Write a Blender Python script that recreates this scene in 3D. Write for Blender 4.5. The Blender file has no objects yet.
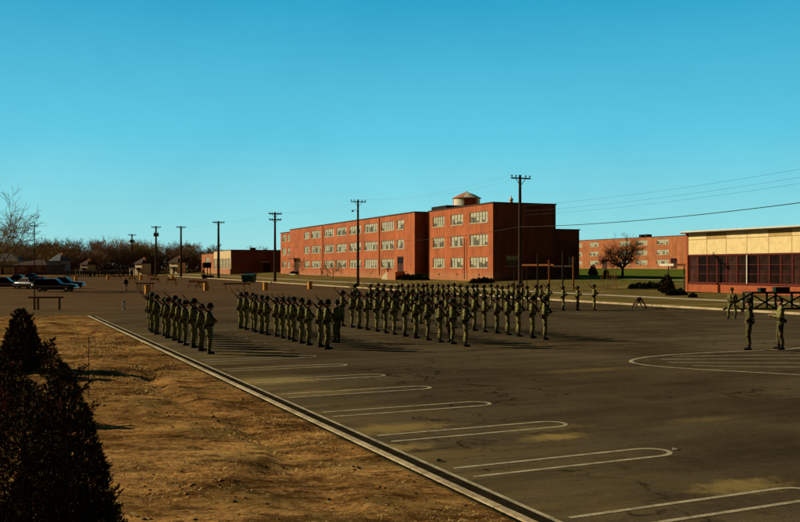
import bpy, math, random
import numpy as np
from mathutils import Vector, Matrix, noise

R = math.radians
SC = bpy.context.scene
COL = SC.collection
rng = random.Random(7)

# ------------------------------------------------------------------ scene frame
CAM_H, FPX, HX, HY = 3.0, 900.0, 400.0, 268.0
U = Vector((-.4179, .9085, 0))      # along the kerbs, away from the viewer
V = Vector((.9085, .4179, 0))       # across the lot
NEAR_B, FAR_B, CORNER_A, END_A, LEFT_B = 5.86, 47.36, 59.1, 262.0, -95.0

def ab(x, y): return x * U.x + y * U.y, x * V.x + y * V.y
def xy(a, b): return U.x * a + V.x * b, U.y * a + V.y * b

def slope(y): return 1.0 * min(max((y - 80) / 250, 0), 1)
_s = [-1e6, 0, .6, 4, 16, 24, 40, 150, 400, 1e6]
_h = [0, 0, .12, .17, .62, 1.12, 1.35, 1.8, 2.4, 2.4]
def gz(x, y):
    a, b = ab(x, y)
    z = slope(y)
    s = b - FAR_B
    e = a - END_A
    if s > 0: z += float(np.interp(s, _s, _h))
    elif e > 0: z += min(e / .6, 1) * .12
    return z

def ground(px, py):
    """where the line of sight of a spot of the photograph meets the ground"""
    lo, hi = 4.0, 900.0
    m, k = (px - HX) / FPX, (py - HY) / FPX
    for _ in range(50):
        mid = (lo + hi) / 2
        if CAM_H - k * mid > gz(m * mid, mid): lo = mid
        else: hi = mid
    return m * lo, lo
def along(px, Z): return (px - HX) / FPX * Z, Z

# ------------------------------------------------------------------ materials
def node(nt, t, **kw):
    n = nt.nodes.new(t)
    for k, v in kw.items(): setattr(n, k, v)
    return n
def ramp(nt, src, stops, interp='LINEAR'):
    n = node(nt, 'ShaderNodeValToRGB'); n.color_ramp.interpolation = interp
    e = n.color_ramp.elements
    while len(e) < len(stops): e.new(.5)
    for el, (p, c) in zip(e, stops):
        el.position = p; el.color = (*c, 1) if len(c) == 3 else c
    nt.links.new(src, n.inputs[0]); return n.outputs[0]
def mixc(nt, fac, a, b, mode='MIX'):
    n = node(nt, 'ShaderNodeMix', data_type='RGBA', blend_type=mode)
    for i, v in ((0, fac), (6, a), (7, b)):
        if hasattr(v, 'links') or hasattr(v, 'is_linked'): nt.links.new(v, n.inputs[i])
        elif isinstance(v, tuple): n.inputs[i].default_value = (*v, 1)
        else: n.inputs[i].default_value = v
    return n.outputs[2]
def math_(nt, op, a, b=None, clamp=False):
    n = node(nt, 'ShaderNodeMath', operation=op, use_clamp=clamp)
    for i, v in enumerate((a, b)):
        if v is None: continue
        if hasattr(v, 'is_linked'): nt.links.new(v, n.inputs[i])
        else: n.inputs[i].default_value = v
    return n.outputs[0]
def noise_(nt, vec, scale, detail=4, rough=.55, dist=0):
    n = node(nt, 'ShaderNodeTexNoise'); n.inputs['Scale'].default_value = scale
    n.inputs['Detail'].default_value = detail; n.inputs['Roughness'].default_value = rough
    n.inputs['Distortion'].default_value = dist
    if vec is not None: nt.links.new(vec, n.inputs['Vector'])
    return n.outputs['Fac']
def new_mat(name):
    m = bpy.data.materials.new(name); m.use_nodes = True
    nt = m.node_tree
    return m, nt, nt.nodes['Principled BSDF']
def bump_(nt, bsdf, h, strength, dist):
    b = node(nt, 'ShaderNodeBump'); b.inputs['Strength'].default_value = strength; b.inputs['Distance'].default_value = dist
    nt.links.new(h, b.inputs['Height']); nt.links.new(b.outputs[0], bsdf.inputs['Normal'])
def mat(name, c, rough=.8, var=.35, scale=6, bump=0, bscale=30, metal=0, objvar=0, spec=.10, bdist=.02, c2=None):
    m, nt, bs = new_mat(name)
    tc = node(nt, 'ShaderNodeTexCoord').outputs['Object']
    f = noise_(nt, tc, scale, 5, .6)
    lo = tuple(x * (1 - var) for x in c); hi = tuple(min(1, x * (1 + var)) for x in c)
    if c2: hi = c2
    col = ramp(nt, f, [(.3, lo), (.7, hi)])
    if objvar:
        oi = node(nt, 'ShaderNodeObjectInfo').outputs['Random']
        k = math_(nt, 'ADD', math_(nt, 'MULTIPLY', oi, 2 * objvar), 1 - objvar)
        hs = node(nt, 'ShaderNodeHueSaturation'); nt.links.new(k, hs.inputs['Value']); nt.links.new(col, hs.inputs['Color'])
        col = hs.outputs[0]
    nt.links.new(col, bs.inputs['Base Color'])
    bs.inputs['Roughness'].default_value = rough; bs.inputs['Metallic'].default_value = metal
    bs.inputs['Specular IOR Level'].default_value = spec
    if bump: bump_(nt, bs, noise_(nt, tc, bscale, 4), bump, bdist)
    return m

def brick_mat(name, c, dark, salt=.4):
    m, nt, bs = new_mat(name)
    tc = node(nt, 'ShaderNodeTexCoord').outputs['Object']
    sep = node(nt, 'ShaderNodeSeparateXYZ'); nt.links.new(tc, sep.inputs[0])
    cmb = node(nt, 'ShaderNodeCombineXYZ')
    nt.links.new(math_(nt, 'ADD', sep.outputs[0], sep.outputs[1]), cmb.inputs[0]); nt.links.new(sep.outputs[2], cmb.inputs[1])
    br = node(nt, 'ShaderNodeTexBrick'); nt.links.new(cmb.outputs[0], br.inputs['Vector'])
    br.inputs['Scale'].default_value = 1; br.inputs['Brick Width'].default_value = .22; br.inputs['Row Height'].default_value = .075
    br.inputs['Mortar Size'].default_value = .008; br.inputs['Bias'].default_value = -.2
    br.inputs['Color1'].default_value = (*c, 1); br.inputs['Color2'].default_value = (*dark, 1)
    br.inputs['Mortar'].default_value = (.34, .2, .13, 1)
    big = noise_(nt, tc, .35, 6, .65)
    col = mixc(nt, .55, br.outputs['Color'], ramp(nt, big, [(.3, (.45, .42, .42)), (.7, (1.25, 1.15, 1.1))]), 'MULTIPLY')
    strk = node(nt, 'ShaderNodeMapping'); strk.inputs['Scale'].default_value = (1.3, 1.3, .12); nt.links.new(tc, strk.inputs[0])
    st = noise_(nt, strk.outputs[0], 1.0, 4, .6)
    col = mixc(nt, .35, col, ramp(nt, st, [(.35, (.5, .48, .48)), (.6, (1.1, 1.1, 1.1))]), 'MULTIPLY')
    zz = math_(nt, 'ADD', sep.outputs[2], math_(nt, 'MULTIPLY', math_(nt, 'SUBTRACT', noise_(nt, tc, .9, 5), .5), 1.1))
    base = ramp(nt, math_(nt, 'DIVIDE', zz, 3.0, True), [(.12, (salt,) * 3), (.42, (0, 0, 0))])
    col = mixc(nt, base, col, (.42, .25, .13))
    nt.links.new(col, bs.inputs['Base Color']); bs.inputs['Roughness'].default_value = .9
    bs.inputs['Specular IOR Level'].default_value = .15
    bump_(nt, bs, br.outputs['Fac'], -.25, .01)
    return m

M = {}
M['brick'] = brick_mat('red_brick', (.54, .132, .031), (.39, .086, .023))
M['brick_far'] = brick_mat('weathered_brick', (.50, .16, .05), (.40, .12, .04))
M['brick_hall'] = brick_mat('orange_red_brick', (.50, .10, .022), (.38, .075, .018), .0)
M['brick_end'] = brick_mat('shaded_brick', (.26, .058, .020), (.18, .036, .013))  # darkened copy of the red brick; end-wall shade put into the colour
M['coping'] = mat('dark_coping', (.07, .05, .04))
M['white_trim'] = mat('white_trim', (.7, .66, .52), .6, .12, 2)
M['frame'] = mat('window_frame', (.36, .33, .22), .6, .2)
M['sill'] = mat('stone_sill', (.5, .4, .27), .8, .2)
M['red_frame'] = mat('rust_red_frame', (.13, .022, .014), .6, .25)
M['roof'] = mat('tar_roof', (.06, .05, .045), .9)
M['door'] = mat('dark_door', (.06, .02, .015), .6)
M['concrete'] = mat('concrete', (.46, .39, .26), .85, .3, 3, .2, 40)
M['cream'] = mat('cream_panel', (.76, .60, .30), .6, .14, 1.6)
M['tan'] = mat('tan_panel', (.45, .31, .11), .6, .14, 1.2)
M['cream_wall'] = mat('cream_wall', (.62, .47, .27), .7, .15, 1.2)
M['wood_pole'] = mat('creosoted_wood', (.055, .034, .022), .9, .4, 8, .4, 40)
M['wood'] = mat('weathered_timber', (.19, .085, .038), .9, .4, 8, .3, 40)
M['orange_wood'] = mat('timber_orange', (.27, .10, .035), .85, .35, 6)
M['insul'] = mat('porcelain', (.10, .06, .04), .3, .1)
M['steel'] = mat('grey_steel', (.15, .13, .11), .5, .25, 4, metal=.4)
M['wire'] = mat('black_wire', (.015, .014, .013), .6, .1)
M['wire_thin'] = mat('grey_wire', (.03, .05, .05), .6, .1)
M['yellow'] = mat('yellow_paint', (.82, .37, .03), .6, .3, 5)
M['rust'] = mat('rusty_rim', (.17, .08, .03), .8, .4, 9)
M['barr'] = mat('barricade_orange', (.62, .27, .06), .7, .35, 6)
M['barr_leg'] = mat('barricade_leg', (.10, .05, .03), .8, .4, 6)
M['green_bin'] = mat('green_paint', (.012, .085, .05), .5, .25, 3)
M['bin_dark'] = mat('dark_green_lid', (.012, .03, .022), .5, .25, 3)
M['black'] = mat('black_board', (.015, .012, .01), .8)
M['bark'] = mat('grey_brown_bark', (.105, .062, .036), .95, .35, 5, .4, 20, objvar=.3)
M['twig'] = mat('brown_twigs', (.30, .20, .125), .95, .35, 2, objvar=.3)  # lightened toward grey, aerial haze put into the colour
M['twig_warm'] = mat('budding_twigs', (.27, .20, .09), .95, .3, 2, objvar=.2)
M['twig_oak'] = mat('oak_twigs', (.26, .125, .055), .95, .3, 2)
M['conifer'] = mat('juniper_leaf', (.030, .026, .010), .9, .5, 5, c2=(.075, .066, .022))
M['dead_twig'] = mat('dead_juniper_twig', (.15, .06, .026), .9, .4, 5)
M['shrub'] = mat('evergreen_shrub', (.020, .026, .010), .9, .5, 5)
M['house_wall'] = mat('cream_clapboard', (.62, .50, .30), .8, .15, 2, objvar=.15)
M['house_dark'] = mat('brown_clapboard', (.15, .08, .06), .8, .15, 2)
M['house_blue'] = mat('grey_blue_wall', (.23, .26, .3), .8, .15, 2)
M['house_roof'] = mat('dark_shingle', (.06, .04, .035), .9, .3, 2)
M['house_roof_b'] = mat('slate_shingle', (.10, .11, .13), .9, .3, 2)
M['glass_dark'] = mat('dark_glass', (.030, .013, .009), .2, .6, 1.5, spec=.06, objvar=.8)  # random pane tones stand in for brownish reflections
M['tank_red'] = mat('tank_red', (.55, .085, .04), .5, .2, 1)
M['tank_white'] = mat('tank_white', (.78, .74, .60), .5, .1, 1)
M['tank_roof'] = mat('tank_roof_red', (.52, .24, .16), .5, .2, 1)
M['car_black'] = mat('black_car_paint', (.008, .009, .010), .22, .1, 2, spec=.6)
M['car_grey'] = mat('pale_car_paint', (.018, .019, .020), .3, .1, 2, spec=.6)
M['car_maroon'] = mat('maroon_car_paint', (.07, .02, .018), .25, .1, 2, spec=.6)
M['chrome'] = mat('chrome', (.6, .58, .54), .2, .05, 1, metal=1)
M['tyre'] = mat('tyre_rubber', (.015, .014, .013), .9)
M['fatigue'] = mat('olive_fatigues', (.185, .172, .060), .95, .8, 13, .8, 26, objvar=.14, spec=.1)
M['fatigue_dark'] = mat('olive_trousers', (.165, .150, .052), .95, .8, 12, .8, 22, objvar=.14, spec=.1)
M['fatigue_shade'] = mat('shaded_olive_cloth', (.085, .075, .03), .95, .6, 12, .7, 24, spec=.1)  # darker copy of the fatigues, shade painted into the cloth
M['khaki'] = mat('brown_trousers', (.15, .085, .04), .95, .3, 8, objvar=.1, spec=.1)
M['dark_coat'] = mat('dark_jacket', (.035, .028, .022), .95, .3, 8, spec=.1)
M['skin'] = mat('skin', (.42, .22, .13), .6, .12, 12)
M['eye'] = mat('eye_dark', (.05, .025, .018), .5, .1)  # dark tone of the eyes and lips
M['boot'] = mat('black_leather', (.015, .012, .010), .4, .3, 10)
M['hair'] = mat('dark_hair', (.025, .016, .01), .8)
M['helmet'] = mat('helmet_olive', (.028, .025, .012), .75, .25, 10, objvar=.15)
M['web'] = mat('canvas_webbing', (.06, .052, .026), .95, .3, 14)
M['stock'] = mat('walnut_stock', (.05, .022, .010), .5, .35, 12)
M['gun'] = mat('gun_steel', (.022, .021, .020), .4, .2, 10, metal=.5)
M['white_paint'] = mat('white_paint', (.75, .7, .6), .6, .15, 5)
M['platform'] = mat('dark_green_timber', (.022, .028, .018), .7, .3, 4)

def blind_mat(name):
    m, nt, bs = new_mat(name)
    tc = node(nt, 'ShaderNodeTexCoord').outputs['Object']
    oi = node(nt, 'ShaderNodeObjectInfo').outputs['Random']
    sep = node(nt, 'ShaderNodeSeparateXYZ'); nt.links.new(tc, sep.inputs[0])
    cmb = node(nt, 'ShaderNodeCombineXYZ')
    nt.links.new(math_(nt, 'FLOOR', math_(nt, 'MULTIPLY', sep.outputs[0], 1.15)), cmb.inputs[0]); nt.links.new(math_(nt, 'MULTIPLY', oi, 77), cmb.inputs[1])
    wn = node(nt, 'ShaderNodeTexWhiteNoise'); nt.links.new(cmb.outputs[0], wn.inputs['Vector'])
    r = wn.outputs['Value']                                       # each light has its own shade drop
    lim = math_(nt, 'MULTIPLY', math_(nt, 'SUBTRACT', r, .78), 2.2)
    lit = math_(nt, 'GREATER_THAN', sep.outputs[2], lim)
    shade = mixc(nt, r, (.42, .42, .31), (.58, .55, .39))
    n = noise_(nt, tc, 4, 4)
    shade = mixc(nt, .5, shade, ramp(nt, n, [(.3, (.6, .6, .6)), (.7, (1.1, 1.1, 1.1))]), 'MULTIPLY')
    nt.links.new(mixc(nt, lit, (.11, .10, .065), shade), bs.inputs['Base Color'])
    bs.inputs['Roughness'].default_value = .35; bs.inputs['Specular IOR Level'].default_value = .25
    return m
M['blind'] = blind_mat('glass_with_blinds')

def sepw(nt, v, i):
    n = node(nt, 'ShaderNodeSeparateXYZ'); nt.links.new(v, n.inputs[0]); return n.outputs[i]
def asphalt_mat():
    m, nt, bs = new_mat('asphalt')
    tc = node(nt, 'ShaderNodeTexCoord').outputs['Object']
    rot = node(nt, 'ShaderNodeMapping'); rot.inputs['Rotation'].default_value[2] = R(-24.7); nt.links.new(tc, rot.inputs[0])
    strm = node(nt, 'ShaderNodeMapping'); strm.inputs['Scale'].default_value = (.18, 1.0, 1); nt.links.new(rot.outputs[0], strm.inputs[0])
    a = noise_(nt, tc, .09, 6, .62, .6)
    col = ramp(nt, a, [(.30, (.058, .043, .027)), (.46, (.086, .066, .041)), (.56, (.108, .084, .052)), (.72, (.155, .124, .076))])
    b = noise_(nt, strm.outputs[0], .7, 5, .65, .3)
    col = mixc(nt, .6, col, ramp(nt, b, [(.34, (.5, .48, .46)), (.52, (1, 1, 1)), (.68, (1.5, 1.45, 1.3))]), 'MULTIPLY')
    c = noise_(nt, tc, 34, 3, .8)
    col = mixc(nt, .75, col, ramp(nt, c, [(.3, (.5, .5, .5)), (.5, (.95, .95, .95)), (.72, (1.7, 1.65, 1.55))]), 'MULTIPLY')
    c2 = noise_(nt, tc, 7, 4, .7)
    col = mixc(nt, .5, col, ramp(nt, c2, [(.35, (.7, .7, .7)), (.65, (1.2, 1.2, 1.15))]), 'MULTIPLY')
    gr = noise_(nt, rot.outputs[0], .42, 7, .7, .8)
    col = mixc(nt, ramp(nt, gr, [(.48, (0, 0, 0)), (.66, (.35,) * 3)]), col, mixc(nt, b, (.078, .063, .032), (.17, .138, .066)))
    # cracks
    wv = node(nt, 'ShaderNodeMapping'); nt.links.new(tc, wv.inputs[0])
    wn = node(nt, 'ShaderNodeTexNoise'); wn.inputs['Scale'].default_value = .6; wn.inputs['Detail'].default_value = 5; nt.links.new(tc, wn.inputs['Vector'])
    add = node(nt, 'ShaderNodeMix', data_type='VECTOR'); add.inputs[0].default_value = .55
    nt.links.new(tc, add.inputs[4]); 
    sc = node(nt, 'ShaderNodeVectorMath', operation='SCALE'); sc.inputs['Scale'].default_value = 9
    nt.links.new(wn.outputs['Color'], sc.inputs[0]); nt.links.new(sc.outputs[0], add.inputs[5])
    vo = node(nt, 'ShaderNodeTexVoronoi', feature='DISTANCE_TO_EDGE'); vo.inputs['Scale'].default_value = .22
    nt.links.new(add.outputs[1], vo.inputs['Vector'])
    cr = ramp(nt, vo.outputs['Distance'], [(.0, (.95,) * 3), (.014, (.0,) * 3)])
    crm = mixc(nt, 1.0, cr, ramp(nt, noise_(nt, tc, .13, 3), [(.40, (0, 0, 0)), (.50, (1, 1, 1))]), 'MULTIPLY')
    col = mixc(nt, crm, col, (.014, .010, .007))
    # sandy patches washed on to the paving, warped discs
    tot = None; fine1 = noise_(nt, tc, 3.2, 8, .75)
    for (x, y, rx, ry, s) in SAND:
        mp = node(nt, 'ShaderNodeMapping', vector_type='TEXTURE')
        mp.inputs['Location'].default_value = (x, y, 0); mp.inputs['Rotation'].default_value[2] = R(24.7); mp.inputs['Scale'].default_value = (rx, ry, 1)
        nt.links.new(tc, mp.inputs[0])
        ln = node(nt, 'ShaderNodeVectorMath', operation='LENGTH'); nt.links.new(mp.outputs[0], ln.inputs[0])
        d = math_(nt, 'ADD', ln.outputs['Value'], math_(nt, 'ADD', math_(nt, 'MULTIPLY', math_(nt, 'SUBTRACT', fine1, .5), 2.4), math_(nt, 'MULTIPLY', math_(nt, 'SUBTRACT', c, .5), 1.6)))
        f = math_(nt, 'MULTIPLY', math_(nt, 'MULTIPLY', math_(nt, 'SUBTRACT', 1.0, d), 1.6, True), .8 * s, True)
        tot = f if tot is None else math_(nt, 'MAXIMUM', tot, f)
    col = mixc(nt, tot, col, (.36, .26, .09))
    sb = node(nt, 'ShaderNodeSeparateXYZ'); nt.links.new(rot.outputs[0], sb.inputs[0])
    acr = math_(nt, 'ADD', math_(nt, 'MULTIPLY', sepw(nt, tc, 0), V.x), math_(nt, 'MULTIPLY', sepw(nt, tc, 1), V.y))
    edge = math_(nt, 'SUBTRACT', 1.0, math_(nt, 'DIVIDE', math_(nt, 'SUBTRACT', acr, NEAR_B + .3), 3.6), True)       # washed sand along the kerb
    dn = ramp(nt, noise_(nt, strm.outputs[0], .9, 7, .7, .4), [(.44, (0, 0, 0)), (.62, (1, 1, 1))])
    col = mixc(nt, math_(nt, 'MULTIPLY', math_(nt, 'MULTIPLY', edge, dn), .55), col, (.26, .19, .07))
    oil = node(nt, 'ShaderNodeTexVoronoi'); oil.inputs['Scale'].default_value = .55; nt.links.new(add.outputs[1], oil.inputs['Vector'])
    col = mixc(nt, .55, col, ramp(nt, oil.outputs['Distance'], [(.05, (.45, .42, .4)), (.22, (1, 1, 1))]), 'MULTIPLY')
    # rusty dust toward the far left of the lot
    sep = node(nt, 'ShaderNodeSeparateXYZ'); nt.links.new(tc, sep.inputs[0])
    far = math_(nt, 'DIVIDE', math_(nt, 'SUBTRACT', math_(nt, 'SUBTRACT', sep.outputs[1], math_(nt, 'MULTIPLY', sep.outputs[0], .9)), 52), 60, True)
    col = mixc(nt, math_(nt, 'MULTIPLY', far, math_(nt, 'ADD', noise_(nt, strm.outputs[0], .35, 5, .65), .15), True), col, (.135, .076, .042))
    nt.links.new(col, bs.inputs['Base Color']); bs.inputs['Roughness'].default_value = .92
    bs.inputs['Specular IOR Level'].default_value = .0
    bump_(nt, bs, c, .5, .015)
    return m

def dirt_mat():
    m, nt, bs = new_mat('dry_dirt_and_grass')
    tc = node(nt, 'ShaderNodeTexCoord').outputs['Object']
    rot = node(nt, 'ShaderNodeMapping'); rot.inputs['Rotation'].default_value[2] = R(20); rot.inputs['Scale'].default_value = (.55, 1.3, 1); nt.links.new(tc, rot.inputs[0])
    a = noise_(nt, rot.outputs[0], .22, 8, .68, .4)
    col = ramp(nt, a, [(.30, (.12, .058, .021)), (.43, (.29, .150, .053)), (.56, (.49, .275, .10)), (.72, (.66, .43, .17))])
    b = noise_(nt, rot.outputs[0], 1.1, 8, .75, .3)
    col = mixc(nt, .9, col, ramp(nt, b, [(.38, (.22, .18, .15)), (.48, (.82, .8, .76)), (.64, (1.35, 1.3, 1.2))]), 'MULTIPLY')
    c = noise_(nt, tc, 9, 6, .8)
    col = mixc(nt, .8, col, ramp(nt, c, [(.34, (.38, .34, .3)), (.5, (.95, .95, .95)), (.7, (1.35, 1.3, 1.2))]), 'MULTIPLY')
    d = noise_(nt, rot.outputs[0], .75, 7, .72, .5)
    col = mixc(nt, .85, col, ramp(nt, d, [(.38, (.24, .20, .17)), (.47, (.75, .72, .68)), (.56, (1.1, 1.08, 1.02)), (.7, (1.3, 1.25, 1.15))]), 'MULTIPLY')
    ol = noise_(nt, tc, .35, 6, .65)
    col = mixc(nt, ramp(nt, ol, [(.5, (0, 0, 0)), (.66, (.7,) * 3)]), col, mixc(nt, b, (.08, .062, .018), (.40, .29, .09)))
    sp = noise_(nt, rot.outputs[0], 2.6, 6, .72, .6)
    col = mixc(nt, ramp(nt, sp, [(.555, (0, 0, 0)), (.62, (.85,) * 3)]), col, (.075, .038, .014))
    s2 = noise_(nt, tc, 7.5, 5, .8, .8); s3 = noise_(nt, tc, 30, 3, .8)
    col = mixc(nt, ramp(nt, s2, [(.56, (0, 0, 0)), (.63, (.8,) * 3)]), col, (.06, .032, .012))
    col = mixc(nt, ramp(nt, s2, [(.36, (.7,) * 3), (.43, (0, 0, 0))]), col, (.66, .46, .20))
    col = mixc(nt, .7, col, ramp(nt, s3, [(.32, (.5, .48, .45)), (.5, (1, 1, 1)), (.68, (1.4, 1.38, 1.3))]), 'MULTIPLY')
    # olive grass with distance from the viewer's corner
    sep = node(nt, 'ShaderNodeSeparateXYZ'); nt.links.new(tc, sep.inputs[0])
    bb = math_(nt, 'ADD', math_(nt, 'MULTIPLY', sep.outputs[0], V.x), math_(nt, 'MULTIPLY', sep.outputs[1], V.y))
    lawn = math_(nt, 'DIVIDE', math_(nt, 'SUBTRACT', bb, 47), 1.0, True)
    g1 = noise_(nt, rot.outputs[0], .25, 7, .7)
    gcol = ramp(nt, g1, [(.3, (.085, .065, .022)), (.5, (.16, .125, .042)), (.7, (.30, .22, .08))])
    gg = math_(nt, 'DIVIDE', math_(nt, 'SUBTRACT', bb, 68), 14, True)
    gcol = mixc(nt, gg, gcol, ramp(nt, g1, [(.3, (.07, .10, .014)), (.55, (.13, .165, .026)), (.75, (.20, .21, .05))]))
    col = mixc(nt, lawn, col, gcol)
    nt.links.new(col, bs.inputs['Base Color']); bs.inputs['Roughness'].default_value = 1
    bs.inputs['Specular IOR Level'].default_value = .0
    h = math_(nt, 'ADD', math_(nt, 'MULTIPLY', b, 1.0), math_(nt, 'MULTIPLY', c, .35))
    bump_(nt, bs, h, 1.0, .11)
    return m

def paint_mat(name, c, wear):
    m, nt, bs = new_mat(name)
    tc = node(nt, 'ShaderNodeTexCoord').outputs['Object']
    n = noise_(nt, tc, 3.5, 6, .75); n2 = noise_(nt, tc, 40, 3, .7)
    f = ramp(nt, math_(nt, 'ADD', math_(nt, 'MULTIPLY', n, .6), math_(nt, 'MULTIPLY', n2, .4)), [(wear - .1, (0, 0, 0)), (wear + .1, (1, 1, 1))])
    nt.links.new(mixc(nt, f, (.085, .066, .038), c), bs.inputs['Base Color']); bs.inputs['Roughness'].default_value = .8
    bs.inputs['Specular IOR Level'].default_value = .1
    return m

# ------------------------------------------------------------------ mesh helpers
class MB:
    def __init__(s): s.v, s.f, s.m = [], [], []
    def add(s, vs, fs, mi=0):
        o = len(s.v); s.v += [tuple(v) for v in vs]
        s.f += [tuple(i + o for i in f) for f in fs]; s.m += [mi] * len(fs); return s
    def box(s, c, d, rz=0, mi=0, rx=0, ry=0):
        Mx = Matrix.Translation(c) @ Matrix.Rotation(rz, 4, 'Z') @ Matrix.Rotation(ry, 4, 'Y') @ Matrix.Rotation(rx, 4, 'X')
        q = [Mx @ Vector((x * d[0] / 2, y * d[1] / 2, z * d[2] / 2)) for x in (-1, 1) for y in (-1, 1) for z in (-1, 1)]
        return s.add(q, [(0, 1, 3, 2), (4, 6, 7, 5), (0, 4, 5, 1), (2, 3, 7, 6), (0, 2, 6, 4), (1, 5, 7, 3)], mi)
    def bbox(s, lo, hi, mi=0):
        return s.box([(a + b) / 2 for a, b in zip(lo, hi)], [b - a for a, b in zip(lo, hi)], mi=mi)
    def quad(s, a, b, c, d, mi=0): return s.add([a, b, c, d], [(0, 1, 2, 3)], mi)
    def tube(s, pts, rad, n=6, mi=0, cap=True):
        pts = [Vector(p) for p in pts]; o = len(s.v); k = len(pts); ref = None
        for i, p in enumerate(pts):
            t = (pts[min(i + 1, k - 1)] - pts[max(i - 1, 0)]).normalized()
            if ref is None: ref = t.orthogonal().normalized()
            ref = (ref - t * ref.dot(t)); ref = ref.normalized() if ref.length > 1e-5 else t.orthogonal().normalized()
            w = t.cross(ref); r = rad[i] if isinstance(rad, (list, tuple)) else rad
            for j in range(n):
                an = 2 * math.pi * j / n
                s.v.append(tuple(p + ref * (math.cos(an) * r) + w * (math.sin(an) * r)))
        for i in range(k - 1):
            for j in range(n):
                s.f.append((o + i * n + j, o + i * n + (j + 1) % n, o + (i + 1) * n + (j + 1) % n, o + (i + 1) * n + j)); s.m.append(mi)
        if cap and n > 2:
            s.f.append(tuple(o + j for j in range(n))[::-1]); s.f.append(tuple(o + (k - 1) * n + j for j in range(n))); s.m += [mi, mi]
        return s
    def bar(s, p0, p1, w, h=None, mi=0):
        p0, p1 = Vector(p0), Vector(p1); t = (p1 - p0).normalized(); h = h or w
        side = t.cross(Vector((0, 0, 1))); side = side.normalized() if side.length > 1e-4 else Vector((1, 0, 0))
        up = side.cross(t)
        q = [p + side * (a * w / 2) + up * (b * h / 2) for p in (p0, p1) for a, b in ((-1, -1), (1, -1), (1, 1), (-1, 1))]
        return s.add(q, [(0, 3, 2, 1), (4, 5, 6, 7), (0, 1, 5, 4), (1, 2, 6, 5), (2, 3, 7, 6), (3, 0, 4, 7)], mi)
    def lathe(s, prof, n=16, c=(0, 0, 0), mi=0, mis=None):
        o = len(s.v); c = Vector(c)
        for r, z in prof:
            for j in range(n):
                an = 2 * math.pi * j / n
                s.v.append((c.x + r * math.cos(an), c.y + r * math.sin(an), c.z + z))
        for i in range(len(prof) - 1):
            for j in range(n):
                s.f.append((o + i * n + j, o + i * n + (j + 1) % n, o + (i + 1) * n + (j + 1) % n, o + (i + 1) * n + j))
                s.m.append(mis(i, j) if mis else mi)
        s.f.append(tuple(o + j for j in range(n))[::-1]); s.f.append(tuple(o + (len(prof) - 1) * n + j for j in range(n))); s.m += [mi, mi]
        return s
    def mesh(s, name, mats, smooth=False):
        me = bpy.data.meshes.new(name); me.from_pydata(s.v, [], s.f)
        for m in (mats if isinstance(mats, (list, tuple)) else [mats]): me.materials.append(M[m] if isinstance(m, str) else m)
        me.polygons.foreach_set('material_index', s.m)
        if smooth: me.polygons.foreach_set('use_smooth', [True] * len(s.f))
        me.update(); return me
    def build(s, name, mats, parent=None, loc=(0, 0, 0), rz=0, smooth=False):
        return link(name, s.mesh(name, mats, smooth), parent, loc, rz)

def link(name, me, parent=None, loc=(0, 0, 0), rz=0):
    o = bpy.data.objects.new(name, me); COL.objects.link(o); o.parent = parent; o.location = loc; o.rotation_euler = (0, 0, rz)
    if parent: KIDS.setdefault(parent.name, []).append(o)
    return o
def tag(o, label=None, cat=None, group=None, kind=None):
    for k, v in (('label', label), ('category', cat), ('group', group), ('kind', kind)):
        if v: o[k] = v
    return o
def thing(name, label, cat, loc=(0, 0, 0), rz=0, group=None, s=1):
    o = link(name, None, None, loc, rz); o.scale = (s, s, s); o.empty_display_size = .2
    return tag(o, label, cat, group)
KIDS = {}
def kids(o): return KIDS.get(o.name, [])
def copy_tree(o, loc, rz, label, s=None, group=None, tree=None):
    """copy of a thing with copies of its parts and sub-parts"""
    r = o.copy(); COL.objects.link(r); r.location = loc; r.rotation_euler = (0, 0, rz); r['label'] = label
    if s is not None: r.scale = s if isinstance(s, (tuple, list)) else (s, s, s)
    if group: r['group'] = group
    for c, subs in (tree if tree is not None else [(c, kids(c)) for c in kids(o)]):
        d = c.copy(); COL.objects.link(d); d.parent = r
        for g in subs:
            e = g.copy(); COL.objects.link(e); e.parent = d
    return r
def family(o): return [(c, kids(c)) for c in kids(o)]
ORD = 'first second third fourth fifth sixth seventh eighth ninth tenth eleventh twelfth thirteenth fourteenth fifteenth sixteenth seventeenth eighteenth nineteenth twentieth'.split()
ORD += ['twenty-' + w for w in ORD[:9]] + ['thirtieth'] + ['thirty-' + w for w in ORD[:9]]
def ordn(i): return ORD[min(i, len(ORD) - 1)]
def fbm(x, y, z=0): return noise.fractal(Vector((x, y, z)), 1.0, 2.0, 4)

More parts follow.
